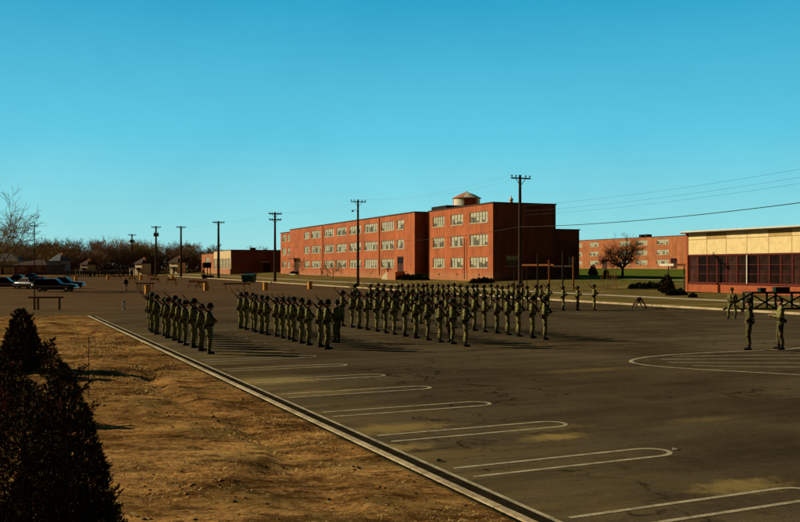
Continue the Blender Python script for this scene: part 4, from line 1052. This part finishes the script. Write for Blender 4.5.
# ------------------------------------------------------------------ utility poles and wires
LINE_RZ = math.atan2(U.y, U.x)
def pole(label, x, y, h, arms, transformer=False, extra=False, r=.17):
    t = thing('utility_pole', label, 'utility pole', (x, y, gz(x, y)), LINE_RZ, 'utility poles along the far kerb')
    MB().tube([(0, 0, -.5), (0, 0, 0), (0, 0, h * .5), (0, 0, h)], [r * 1.1, r * 1.05, r * .88, r * .66], 10).build('shaft', 'wood_pole', t, smooth=False)
    for z, L in arms:
        a = MB().box((-.16, 0, z), (.11, 2 * L, .13 if r < .22 else .22)).build('crossarm', 'wood_pole', t)
        MB().bar((-.13, -L * .5, z - .05), (-.1, 0, z - .75), .05).bar((-.13, L * .5, z - .05), (-.1, 0, z - .75), .05).build('brace', 'steel', a)
        for yy in (-L * .92, -L * .5, L * .5, L * .92):
            MB().lathe([(.03, 0), (.03, .08), (.075, .1), (.085, .2), (.04, .26)], 8, (-.16, yy, z + .06)).build('insulator', 'insul', a)
    if transformer:
        for yy in (-.5, .42):
            c = MB().lathe([(.05, 0), (.26, .05), (.26, .95), (.05, 1.05)], 12, (0, yy, h - 2.9)).build('transformer', 'steel', t)
            MB().lathe([(.05, 0), (.06, .2), (.03, .35)], 8, (0, yy, h - 1.85)).build('bushing', 'insul', c)
    if extra:
        br = MB().tube([(0, 0, h - 1.9), (0, .5, h - 1.5), (0, .8, h - 1.65)], .03, 6).build('lamp_bracket', 'steel', t)
        MB().lathe([(.05, .2), (.22, 0), (.05, -.1)], 10, (0, .85, h - 1.75)).build('lamp_head', 'steel', br)
    return t
t = thing('thin_pole', 'thin dark pole standing in the dirt beyond the left edge', 'pole', (-17.3, 26.2, 0))
MB().tube([(0, 0, -.3), (0, 0, 5.2)], [.10, .07], 8).build('shaft', 'wood_pole', t)
# x, y, height, arms, transformer, lamp
PX = [(520, 91, 175, [1.15], 0, 0), (358, 132, 199.5, [1.2], 0, 1), (275, 168, 212, [1.25, 1.2], 0, 0), (218.5, 205, 221, [1.35], 0, 0), (181, 240, 226, [1.3], 0, 0), (156, 248, 226, [1.3], 1, 0), (132, 296, 234, [1.3], 1, 0)]
labs = ['tall utility pole before the dark end wall of the barracks', 'utility pole with a small lamp before the long brick facade', 'utility pole with two crossarms at the left end of the barracks',
        'utility pole before the pale low building', 'plain utility pole right of the small cream houses', 'utility pole carrying transformers between the small cream houses', 'farthest utility pole with transformers, beside the left cream house']
PO = []
for (px, Z, ytop, L, tr, ex), lab in zip(PX, labs):
    x, y = along(px, Z); z = gz(x, y); h = CAM_H + (HY - ytop) * Z / FPX - z
    arms = [(h - .35 - 1.1 * i, l) for i, l in enumerate(L)]
    pole(lab, x, y, h, arms, tr, ex, .20 if Z < 140 else (.25 if Z < 190 else .31)); PO.append((x, y, z + h))
pole('utility pole of the kerbside line standing past the right edge', 31.2, 50, 12.2, [(11.85, 1.15)])
PO.insert(0, (31.2, 50, 12.2 + gz(31.2, 50)))
for px, ytop, Z, lab in ((34.5, 222, 67, 'thin dark pole rising among the parked cars at the left'), (42, 237, 150, 'shorter dark pole just right of the thin one behind the cars'), (116, 248, 262, 'short dark pole left of the small cream houses')):
    x, y = along(px, Z); h = CAM_H + (HY - ytop) * Z / FPX - gz(x, y)
    t = thing('thin_pole', lab, 'pole', (x, y, gz(x, y)))
    MB().tube([(0, 0, -.3), (0, 0, h)], [.05, .035], 8).build('shaft', 'wood_pole', t); MB().box((0, 0, h - .3), (.6, .06, .06)).build('crossarm', 'wood_pole', t)
def wire(p, q, sag, r, m, label, group, off=0, name='power_line'):
    p, q = Vector(p), Vector(q); s = Vector((q - p).to_tuple()); side = Vector((s.y, -s.x, 0)).normalized() * off
    n = 24; pts = []
    for i in range(n + 1):
        f = i / n; c = p.lerp(q, f) + side; c.z -= sag * 4 * f * (1 - f); pts.append(c)
    tag(MB().tube(pts, r, 4).build(name, m), label, 'cable', group)
P0, P1, P2, P3 = [Vector(p) for p in PO[:4]]
wire((P0.x, P0.y, 7.9), (P1.x, P1.y, 7.15), .55, .034, 'wire', 'thick black cable from the tall pole to the right edge', None, -.2, 'overhead_cable')
wire((P1.x, P1.y, 7.15), (P2.x, P2.y, 7.0), .6, .022, 'wire', 'black cable from the tall pole across the front of the long barracks', None, -.2, 'overhead_cable')
wire((P2.x, P2.y, 7.0), (P3.x, P3.y, 7.2), .7, .022, 'wire', 'black cable across the left half of the long barracks', None, -.2, 'overhead_cable')
for z, lab in ((8.35, 'lowest'), (8.75, 'middle'), (9.3, 'topmost')):
    wire((P0.x, P0.y, z + .9), (P1.x, P1.y, z), .5, .008, 'wire_thin', '%s of the three faint thin wires at the right above the thick cable' % lab, 'thin wires', .25)
for i in range(1, len(PO) - 1):
    if i > 4: break
    a, b = PO[i], PO[i + 1]
    nm = ['tall pole and lamp pole', 'lamp pole and two-crossarm pole', 'two-crossarm pole and low building pole', 'low building pole and the plain pole left'][i - 1]
    for off, sd in ((-1.0, 'far side'), (1.0, 'near side')):
        wire((a[0], a[1], a[2] - .02), (b[0], b[1], b[2] - .02), .8, .005, 'wire_thin', 'thin wire between %s, %s' % (nm, sd), 'thin wires', off)

# ------------------------------------------------------------------ barricades, drums, rails and other yard things
def drum_parts(t):
    mb = MB(); prof = [(.285, 0), (.29, .02)]
    for z in (.3, .6): prof += [(.285, z - .03), (.3, z), (.285, z + .03)]
    prof += [(.285, .86), (.295, .88), (.27, .885), (.265, .865)]
    mb.lathe(prof, 20); mb.build('drum_body', 'yellow', t, smooth=False)
    MB().lathe([(.296, 0), (.3, .01), (.3, .04), (.29, .05)], 20, (0, 0, .862)).build('rim', 'rust', t)
drums = [(147.5, 294, 'yellow drum behind the leftmost rank of soldiers'), (206, 290.5, 'yellow drum right of the small barricades'), (265.5, 290, 'yellow drum behind the second rank, right of the plank barricade'), (310, 289, 'yellow drum farthest right, before the long barracks'),
         (141, 280, 'distant yellow drum under the left cream house'), (172.5, 280.5, 'distant yellow drum under the right cream house'), (76, 281, 'distant orange drum right of the parked cars'), (108, 279.5, 'distant drum in front of the far row of soldiers')]
d0 = None
for px, py, lab in drums:
    x, y = ground(px, py)
    if d0 is None:
        d0 = thing('steel_drum', lab, 'drum', (x, y, slope(y)), 0, 'yellow drums on the lot', 1.12); drum_parts(d0); fd = family(d0)
    else: copy_tree(d0, (x, y, slope(y)), rng.uniform(0, 6), lab, tree=fd)
def sawhorse_parts(t, L=1.45, h=1.0, board='barr'):
    MB().box((0, 0, h - .12), (L, .05, .32)).build('board', board, t)
    for s in (-1, 1):
        x = s * L * .36
        for e in (-1, 1): MB().bar((x, e * .03, h - .03), (x + s * .38, e * .42, -.01), .075).build('leg', 'barr_leg', t)
    MB().bar((-L * .36, .28, .3), (L * .36, .28, .3), .05).build('rail', 'barr_leg', t)
s0 = None
for px, py, rz, lab in ((154.5, 284.5, .25, 'orange-topped sawhorse barricade left of the trio behind the leftmost rank'), (171.5, 285, -.1, 'orange-topped sawhorse barricade, middle of the trio behind the leftmost rank'),
                        (194, 287.5, .15, 'orange-topped sawhorse barricade right of the trio, beside the yellow drum'), (117, 280.5, .3, 'distant sawhorse barricade left of the small cream houses'),
                        (132, 283, -.3, 'sawhorse barricade beside the distant yellow drum on the left'), (202, 288.5, .5, 'dark sawhorse barricade half hidden by the yellow drum'), (151, 279, 0, 'far sawhorse barricade beneath the left cream house')):
    x, y = ground(px, py)
    if s0 is None:
        s0 = thing('sawhorse_barricade', lab, 'barricade', (x, y, slope(y)), rz, 'sawhorse barricades'); sawhorse_parts(s0); fsw = family(s0)
    else: copy_tree(s0, (x, y, slope(y)), rz, lab, tree=fsw)
x, y = ground(639, 308.5)
t = thing('sawhorse_barricade', 'dark sawhorse barricade by the far kerb right of the soldiers', 'barricade', (x, y, slope(y)), 1.15); sawhorse_parts(t, 1.5, .8, 'wood')
for (px, py, w, lab) in ((237, 290.5, 3.5, 'long plank barricade with four orange legs behind the second rank'), (145, 290, 2.4, 'dark plank barricade behind the leftmost rank, across the yellow drum')):
    x, y = ground(px, py); t = thing('plank_barricade', lab, 'barricade', (x, y, slope(y)), .03)
    MB().box((0, 0, .86), (w, .06, .16)).build('board', 'wood', t)
    for xx in (-.42, -.25, .25, .42): MB().bar((xx * w, 0, .79), (xx * w + .08, .25 * (1 if xx in (-.42, .25) else -1), 0), .08).build('leg', 'barr' if w > 3 else 'barr_leg', t)
x, y = ground(46, 310)
t = thing('wooden_rail', 'low weathered wooden rail on posts in front of the parked cars', 'rail', (x, y, slope(y) - .02), .05)
MB().box((0, 0, .92), (2.45, .1, .13)).build('rail', 'wood', t)
for xx in (-.8, -.55, .95): MB().bar((xx, 0, -.1), (xx, 0, .855), .11).build('post', 'wood', t)
x, y = ground(124, 309.5)
t = thing('marker_post', 'short white-painted marker post with a dark cap on the lot left of the soldiers', 'post', (x, y, slope(y)))
MB().lathe([(.15, 0), (.15, .05), (.09, .08), (.07, .5), (.065, .52)], 10).build('post', 'white_paint', t); MB().lathe([(.08, .52), (.09, .56), (.04, .66), (.02, .68)], 10).build('cap', 'boot', t)
# green refuse bin
x, y = ground(249, 282.5)
t = thing('refuse_bin', 'green steel refuse bin on the verge before the low building', 'bin', (x, y, slope(y)), -.35)
mb = MB(); q = [(-1.05, -.7, .15), (1.05, -.7, .15), (1.05, .7, .15), (-1.05, .7, .15), (-1.15, -.85, 1.25), (1.15, -.85, 1.25), (1.15, .8, 1.55), (-1.15, .8, 1.55)]
mb.add(q, [(3, 2, 1, 0), (0, 1, 5, 4), (1, 2, 6, 5), (2, 3, 7, 6), (3, 0, 4, 7)]); 
for xx in (-.75, 0, .75): mb.box((xx, -.80, .7), (.08, .1, 1.05), rx=.13)
mb.build('bin_body', 'green_bin', t)
mb = MB(); mb.add([(-1.2, -.9, 1.27), (1.2, -.9, 1.27), (1.2, .85, 1.57), (-1.2, .85, 1.57), (-1.2, -.9, 1.35), (1.2, -.9, 1.35), (1.2, .85, 1.65), (-1.2, .85, 1.65)], [(3, 2, 1, 0), (4, 5, 6, 7), (0, 1, 5, 4), (1, 2, 6, 5), (2, 3, 7, 6), (3, 0, 4, 7)])
mb.build('lid', 'bin_dark', t)
for xx in (-.8, .8): MB().box((xx, 0, .07), (.25, 1.2, .15)).build('foot', 'steel', t)
# dark board on posts beside the low building
x, y = along(206, 214)
t = thing('board_stand', 'dark board raised on timber posts at the verge before the low building', 'stand', (x, y, gz(x, y)), -.2)
MB().box((.3, 0, 3.1), (1.9, .5, 1.3)).build('board', 'black', t)
for xx in (-.5, .35, 1.1): MB().bar((xx, 0, -.2), (xx, 0, 2.45), .16).build('post', 'wood', t)
MB().bar((-.9, 0, 3.6), (-.9, 0, -.2), .14).bar((-.9, 0, 3.5), (-.66, 0, 3.5), .12).build('post', 'wood', t)
MB().box((.9, -.9, .35), (2.6, .9, .7)).box((-.2, -.9, .78), (1.0, .7, .15)).build('base_crate', 'boot', t)
# timber frame on the lawn by the dark end wall
x, y = along(548, 103); z = gz(x, y)
t = thing('timber_frame', 'open timber frame of tall posts and rails before the dark end wall', 'frame', (0, 0, 0))
def fp(px, Z): 
    x, y = along(px, Z); return Vector((x, y, gz(x, y)))
posts = [(514.5, 108, 3.3, 0), (522.5, 107, 2.6, 0), (526.7, 107, 2.6, 0), (537.7, 100, 4.2, 1), (549.2, 104, 3.4, 2), (562.8, 98, 4.4, 1), (573.5, 100, 3.7, 2)]
tops = []
for px, Z, h, k in posts:
    p = fp(px, Z); w = (.09, .15, .17)[k]; MB().bar((p.x, p.y, p.z - .3), (p.x, p.y, p.z + h), w).build('post', ('wood_pole', 'wood_pole', 'orange_wood')[k], t); tops.append(p + Vector((0, 0, h)))
a = fp(521, 107); b = fp(554, 104)
MB().bar((a.x, a.y, 3.35), (b.x, b.y, 3.35), .12, .2).build('rail', 'orange_wood', t)
a = fp(553, 103); b = fp(575, 100)
MB().bar((a.x, a.y, 3.2), (b.x, b.y, 3.2), .1, .14).build('rail', 'wood_pole', t)
# rough timber platform with crossed braces at the right edge
x, y = ground(737, 311.5); x2, y2 = x, y
t = thing('trestle_platform', 'dark timber platform with crossed braces behind the two men at right', 'platform', (x, y, slope(y)), .02)
W_, D_, H_ = 6.4, 1.6, 1.22
MB().bbox((1.0, 0, H_), (W_, D_, H_ + .12)).build('deck', 'platform', t)
for xx in (1.08, 2.72, 4.5, 6.3):
    for yy in (.08, D_ - .08): MB().bar((xx, yy, 0), (xx, yy, H_ - .003), .13).build('leg', 'platform', t)
for a, b in ((1.08, 2.72), (2.72, 4.5), (4.5, 6.3)):
    MB().bar((a, -.03, .15), (b, -.03, H_ - .1), .09).bar((a, -.09, H_ - .1), (b, -.09, .15), .09).build('brace', 'platform', t)
MB().bar((-.9, .1, .12), (1.0, .1, H_), .12).bar((-.6, .1, .15), (1.0, .1, .2), .09).bar((-.2, .1, .5), (.2, .1, .2), .08).build('ramp_rail', 'platform', t)
MB().bar((1.0, 0.05, .2), (W_, .05, .2), .1).build('sill_beam', 'platform', t)
for xx, w, h, lab in ((1.95, .38, .28, 'small dark box at the left on the timber platform'), (3.3, 1.0, .34, 'long dark green chest on the timber platform')):
    k = thing('field_chest', lab, 'chest', (x + xx, y + .6, slope(y) + H_ + .12), .02)
    MB().bbox((-w / 2, -.25, 0), (w / 2, .25, h * .72)).build('chest_body', 'bin_dark', k); MB().bbox((-w / 2 - .02, -.27, h * .725), (w / 2 + .02, .27, h)).build('lid', 'platform', k)

# ------------------------------------------------------------------ cars
def car(label, loc, rz, paint, wagon=False, L=5.1, roofp=None):
    t = thing('parked_car', label, 'car', loc, rz, 'cars parked at the left of the lot')
    W = 1.86
    # lower body lofted along x: (x, half width, z low, z high)
    st = [(-L / 2, .70, .42, .78), (-L / 2 + .12, .82, .32, .92), (-L * .36, .92, .26, .98), (-L * .2, .93, .24, .97), (0, .93, .24, .95), (L * .2, .93, .24, .95), (L * .33, .90, .26, .94), (L / 2 - .15, .80, .32, .86), (L / 2, .68, .40, .74)]
    vs, fs = [], []; n = 10
    for x, hw, z0, z1 in st:
        c = .1
        ring = [(-hw + c, z0), (hw - c, z0), (hw, z0 + c), (hw, z1 - .22), (hw - .03, z1 - .08), (hw - .16, z1), (-hw + .16, z1), (-hw + .03, z1 - .08), (-hw, z1 - .22), (-hw, z0 + c)]
        vs += [(x, a, b) for a, b in ring]
    for i in range(len(st) - 1):
        for j in range(n): fs.append((i * n + j, i * n + (j + 1) % n, (i + 1) * n + (j + 1) % n, (i + 1) * n + j))
    fs += [tuple(range(n)), tuple((len(st) - 1) * n + k for k in range(n))]
    body = MB().add(vs, fs).build('body', paint, t, smooth=True)
    x0, x1 = (-L * .46 if wagon else -L * .30, L * .17); t0, t1 = (x0 + .25 if wagon else x0 + .55, x1 - .6)
    zb, zt = .93, 1.52
    q = [(x0, -.80, zb), (x1, -.80, zb), (x1, .80, zb), (x0, .80, zb), (t0, -.62, zt), (t1, -.62, zt), (t1, .62, zt), (t0, .62, zt), (t0 + .1, -.5, zt + .05), (t1 - .1, -.5, zt + .05), (t1 - .1, .5, zt + .05), (t0 + .1, .5, zt + .05)]
    MB().add(q, [(0, 1, 5, 4), (1, 2, 6, 5), (2, 3, 7, 6), (3, 0, 4, 7), (4, 5, 9, 8), (5, 6, 10, 9), (6, 7, 11, 10), (7, 4, 8, 11), (8, 9, 10, 11)]).build('cabin', roofp or paint, t)
    def pane(f0, f1, s):
        e = .012; P = lambda f, g: (lambda lo, hi: Vector((lo[0] + (hi[0] - lo[0]) * g, s * (lo[1] + (hi[1] - lo[1]) * g + e), lo[2] + (hi[2] - lo[2]) * g)))((x0 + (x1 - x0) * f, .80, zb), (t0 + (t1 - t0) * f, .62, zt))
        return MB().quad(P(f0, .14), P(f1, .14), P(f1, .88), P(f0, .88)).build('window', 'glass_dark', t)
    for s in (-1, 1):
        for f in ((.04, .33), (.37, .63), (.67, .95)): pane(f[0], f[1], s)
    MB().quad((x1 - .04, -.70, zb + .08), (x1 - .04, .70, zb + .08), (t1 + .05, .55, zt - .05), (t1 + .05, -.55, zt - .05)).build('windscreen', 'glass_dark', t)
    MB().quad((x0 + .0, -.70, zb + .08), (x0 + .0, .70, zb + .08), (t0 - .06, .55, zt - .05), (t0 - .06, -.55, zt - .05)).build('rear_window', 'glass_dark', t)
    for s in (-1, 1):
        for x in (-L * .29, L * .31):
            w = MB(); w.lathe([(.18, -.09), (.30, -.1), (.34, -.05), (.34, .05), (.30, .1), (.18, .09)], 18); o = w.build('wheel', 'tyre', t, (x, s * .82, .34)); o.rotation_euler = (math.pi / 2, 0, 0)
            MB().lathe([(.19, -.1), (.17, -.08), (.17, .08), (.19, .1)], 14).build('rim', 'chrome', o)
    for x, s in ((-L / 2 - .05, -1), (L / 2 + .05, 1)):
        MB().tube([(x - s * .12, -.92, .48), (x, -.7, .48), (x, .7, .48), (x - s * .12, .92, .48)], .07, 6).build('bumper', 'chrome', t)
    for s in (-1, 1):
        MB().lathe([(.1, 0), (.09, .03), (.02, .05)], 10).build('headlight', 'white_trim', t, (L / 2 - .03, s * .55, .66)).rotation_euler = (0, math.pi / 2, 0)
        MB().box((-L / 2 - .01, s * .6, .68), (.05, .18, .12)).build('taillight', 'tank_red', t)
        MB().box((0, s * .935, .68), (L * .8, .015, .035)).build('trim_strip', 'chrome', t)
    return t
for px, py, rz, paint, wag, L, lab in ((55, 291.5, 0.02, 'car_black', True, 5.3, 'long black station wagon parked side-on behind the wooden rail'),
                                       (66, 288.5, .05, 'car_black', False, 4.9, 'black sedan whose hood shows beyond the long black station wagon'),
                                       (30, 289, -.5, 'car_grey', False, 4.9, 'grey sedan parked left of the long black station wagon'),
                                       (20, 284, .1, 'car_black', False, 4.9, 'black sedan at the left edge behind the grey sedan'),
                                       (33, 281.5, .0, 'car_grey', False, 4.8, 'grey sedan in the back row behind the station wagon'),
                                       (6, 288.5, .2, 'car_maroon', False, 4.9, 'dark maroon sedan at the far left edge of the picture')):
    x, y = ground(px, py); car(lab, (x, y, slope(y)), rz, paint, wag, L)

HELMET, BELT = helmet_mesh(), belt_mesh()
def rifle_parts(t):
    """service rifle along +Z from the butt, sights toward +Y"""
    st = MB(); P = [(0, -.052, .022, .055), (.03, -.05, .024, .058), (.2, -.03, .021, .042), (.27, -.014, .019, .026), (.33, -.005, .019, .024), (.38, 0, .024, .03), (.55, .0, .024, .028), (.72, .004, .021, .023), (.86, .006, .017, .018)]
    vs = []
    for z, y, hw, hh in P:
        vs += [(math.cos(t_) * hw, y + math.sin(t_) * hh, z) for t_ in [k * math.pi / 4 + .39 for k in range(8)]]
    fs = [(i * 8 + j, i * 8 + (j + 1) % 8, (i + 1) * 8 + (j + 1) % 8, (i + 1) * 8 + j) for i in range(len(P) - 1) for j in range(8)] + [tuple(range(8)), tuple(64 + k for k in range(8))]
    st.add(vs, fs); st.build('stock', 'stock', t, smooth=True)
    b = MB().tube([(0, .03, .5), (0, .028, .9), (0, .027, 1.11)], [.013, .011, .009], 8); b.box((0, .052, 1.08), (.008, .03, .02)); b.tube([(0, .002, .84), (0, .004, 1.02)], .009, 6)
    b.build('barrel', 'gun', t)
    r_ = MB().box((0, .034, .42), (.042, .035, .2)); r_.box((0, .06, .35), (.03, .02, .025)); r_.tube([(0, -.03, .34), (0, -.06, .36), (0, -.06, .4), (0, -.03, .43)], .005, 5); r_.build('receiver', 'gun', t)
BUTT, MUZ = vec(.150, .335, 1.175), vec(.150, -.47, 1.935)
RQ = (MUZ - BUTT).normalized().to_track_quat('Z', 'Y')
def dress(t, me, helmet=True, belt=True, hz=1.71, turn=0):
    link('body', me, t)
    if helmet: 
        h = link('helmet', HELMET, t, (0, .006, hz), turn); h.rotation_euler.x = R(-4) + turn * .8
    if belt: link('belt', BELT, t)
rifle0 = None
def add_rifle(t, label):
    global rifle0, frf
    Mx = Matrix.LocRotScale(t.location, t.rotation_euler, t.scale) @ Matrix.LocRotScale(BUTT, RQ @ (Matrix.Rotation(r5.uniform(-.06, .06), 3, 'X') @ Matrix.Rotation(r5.uniform(-.05, .05), 3, 'Y')).to_quaternion(), None)
    lo, q, sc = Mx.decompose()
    if rifle0 is None:
        rifle0 = thing('rifle', label, 'rifle', (0, 0, 0), 0, 'rifles shouldered by the soldiers'); rifle_parts(rifle0); frf = family(rifle0); o = rifle0
    else: o = copy_tree(rifle0, (0, 0, 0), 0, label, tree=frf)
    o.location = lo; o.rotation_mode = 'XYZ'; o.rotation_euler = q.to_euler(); o.scale = sc
FACE = math.atan2(V.y, V.x) - math.pi / 2 - R(30)           # +Y turned across the lot
r5 = random.Random(21)
RANK = 'soldiers standing in ranks on the parking lot'
def soldier(x, y, label, rlabel, s, face=FACE, k=None, group=RANK, pool=None):
    t = thing('person', label, 'person', (x, y, slope(y)), face + r5.uniform(-.09, .09), group, s * r5.uniform(.955, 1.04))
    dress(t, (pool or bodies)[r5.randrange(5) if k is None else k], turn=r5.uniform(-.1, .1)); 
    if rlabel: add_rifle(t, rlabel)
    return t
for nm, b, a0, a1, n, s in (('leftmost rank', 7.05, 31.3, 44.2, 11, .985), ('second rank from the left', 11.45, 31.3, 43.8, 14, .98), ('third rank from the left', 16.7, 30.2, 43.4, 13, .975), ('rightmost rank', 21.2, 31.6, 49.5, 19, .975)):
    for i in range(n):
        a = a0 + (a1 - a0) * i / (n - 1) + r5.uniform(-.08, .08) * (i > 0); x, y = xy(a, b + r5.uniform(-.07, .07))
        who = '%s from the near end of the %s' % (ordn(i), nm)
        soldier(x, y, 'soldier with shouldered rifle, ' + who, 'rifle of the ' + who, s)
back = [(354, 309), (370.6, 310), (384, 309), (391, 311), (398, 309.5), (408, 310.5), (418, 309), (423, 311), (432, 310), (448, 311), (460, 309.5), (467, 311), (473, 310), (484, 310), (502, 310.5), (508, 309.5), (517, 310), (527, 311), (548, 310), (356, 307.5), (378, 307.5), (402, 308), (413, 307.5), (427, 308), (438, 307.5), (443, 308.3), (454, 307.6), (477, 308), (491, 307.5), (497, 308.4), (513, 307.7), (522, 308), (536, 308.2), (541, 309), (563, 310.5), (577.5, 310.3), (594, 310)]
back[:-3] = sorted(back[:-3])
for i, (px, py) in enumerate(back):
    x, y = ground(px, py); who = '%s man from the left in the back row' % ordn(i)
    if i >= len(back) - 3: who = ['left', 'middle', 'right'][i - len(back) + 3] + ' of three right of the rest'
    soldier(x, y, 'soldier with shouldered rifle, ' + who, 'rifle of the ' + who, .99)
# far formation at the end of the lot
n = 27
for row, Z0, shift in (('front', 243, 0), ('rear', 247, 1.25)):
    for i in range(n):
        px = 65 + shift + i * 2.55 + r5.uniform(-.5, .5); x, y = along(px, Z0 + r5.uniform(-.8, .8))
        lab = 'tiny dark soldier in the %s row of the distant formation, %s from the %s' % ((row, ordn(i), 'left') if i < 14 else (row, ordn(n - 1 - i), 'right'))
        soldier(x, y, lab, None, 1.02, group='soldiers in the distant formation', pool=DARK)
men = [('leader', 337, 342.5, FACE + math.pi * .8, 'hel', .95, 'soldier without rifle facing back toward the second rank at its near end'),
       ('leader_brown', 451, 342, FACE + math.pi * .8, 'hel', .95, 'man in brown trousers standing behind the near end of the third rank'),
       ('hip', 749, 350, R(62), 'hel', 1.05, 'helmeted soldier standing with hands on hips, left of the right-edge man'),
       ('forward', 780.5, 349.5, R(75), 'cap', 1.06, 'man in a cap holding his hands before him at the right edge'),
       ('easy', 732, 319, R(150), 'hat', 1.0, 'man in a brimmed hat standing with feet apart beside the timber platform'),
       ('civil', 126, 291.5, R(40), None, .95, 'distant person in dark jacket and pale trousers walking left of the barricades')]
for kind, px, py, rz, hd, s, lab in men:
    x, y = ground(px, py); t = thing('person', lab, 'person', (x, y, slope(y)), rz, None, s); link('body', POSED[kind], t)
    tn = {'hip': .25, 'easy': -.2, 'leader_brown': .2}.get(kind, 0)
    if hd == 'hel': link('helmet', HELMET, t, (0, .006, 1.71), tn)
    if hd == 'hat': link('hat', hat_mesh(), t, (0, .006, 1.715), tn)
    if hd == 'cap': link('cap', cap_mesh(), t, (0, .004, 1.70), tn)
    if kind != 'civil': link('belt', BELT, t)

# ------------------------------------------------------------------ sky, sun, camera
EL = R(24); SUN = Vector((-math.cos(EL) * .963, math.cos(EL) * .27, math.sin(EL)))
w = bpy.data.worlds.new('World'); SC.world = w; w.use_nodes = True; nt = w.node_tree
bg = nt.nodes['Background']; sky = node(nt, 'ShaderNodeTexSky', sky_type='NISHITA'); sky.sun_disc = False
sky.sun_elevation = EL; sky.sun_rotation = math.atan2(SUN.x, SUN.y); sky.air_density = 1.2; sky.dust_density = .6; sky.ozone_density = 2.0
tc = node(nt, 'ShaderNodeTexCoord').outputs['Generated']; sep = node(nt, 'ShaderNodeSeparateXYZ'); nt.links.new(tc, sep.inputs[0])
# the faded postcard dye turns the sky to cyan, deeper with height
dye = ramp(nt, sep.outputs[2], [(0.0, (.38, .76, .76)), (.05, (.25, .71, .78)), (.14, (.105, .59, .78)), (.28, (.022, .385, .62)), (.40, (.02, .13, .20)), (.7, (.012, .02, .025))])  # upper stops darkened to keep sky fill low
k = 1 / .10
hz = ramp(nt, noise_(nt, tc, 5, 5, .6, .4), [(.3, (.93, .95, .96)), (.7, (1.06, 1.03, 1.02))]); dye = mixc(nt, 1.0, dye, hz, 'MULTIPLY')
dy = node(nt, 'ShaderNodeVectorMath', operation='SCALE'); nt.links.new(dye, dy.inputs[0]); dy.inputs['Scale'].default_value = k
back = ramp(nt, math_(nt, 'ADD', math_(nt, 'MULTIPLY', sep.outputs[1], .5), .5), [(.47, (.06, .05, .045)), (.68, (1, 1, 1))])   # sky dimmed behind the viewer to cut fill on shaded sides
nt.links.new(mixc(nt, 1.0, mixc(nt, .94, sky.outputs[0], dy.outputs[0]), back, 'MULTIPLY'), bg.inputs['Color'])
bg.inputs['Strength'].default_value = .10
sd = bpy.data.lights.new('sun', 'SUN'); sd.energy = 5; sd.angle = R(.5); sd.color = (1, .83, .55)
so = bpy.data.objects.new('sun', sd); COL.objects.link(so); so.rotation_euler = (-SUN).to_track_quat('-Z', 'Y').to_euler(); so.location = (-40, 0, 40)
cd = bpy.data.cameras.new('camera'); cam = bpy.data.objects.new('camera', cd); COL.objects.link(cam); SC.camera = cam
cam.location = (0, 0, CAM_H); cam.rotation_euler = (math.pi / 2, 0, 0)
cd.sensor_width = 36; cd.lens = 36 * FPX / 800; cd.shift_y = (HY - 261) / 800; cd.clip_start = .1; cd.clip_end = 6000
SC.view_settings.view_transform = 'Standard'; SC.view_settings.look = 'None'; SC.view_settings.exposure = 0; SC.view_settings.gamma = 1
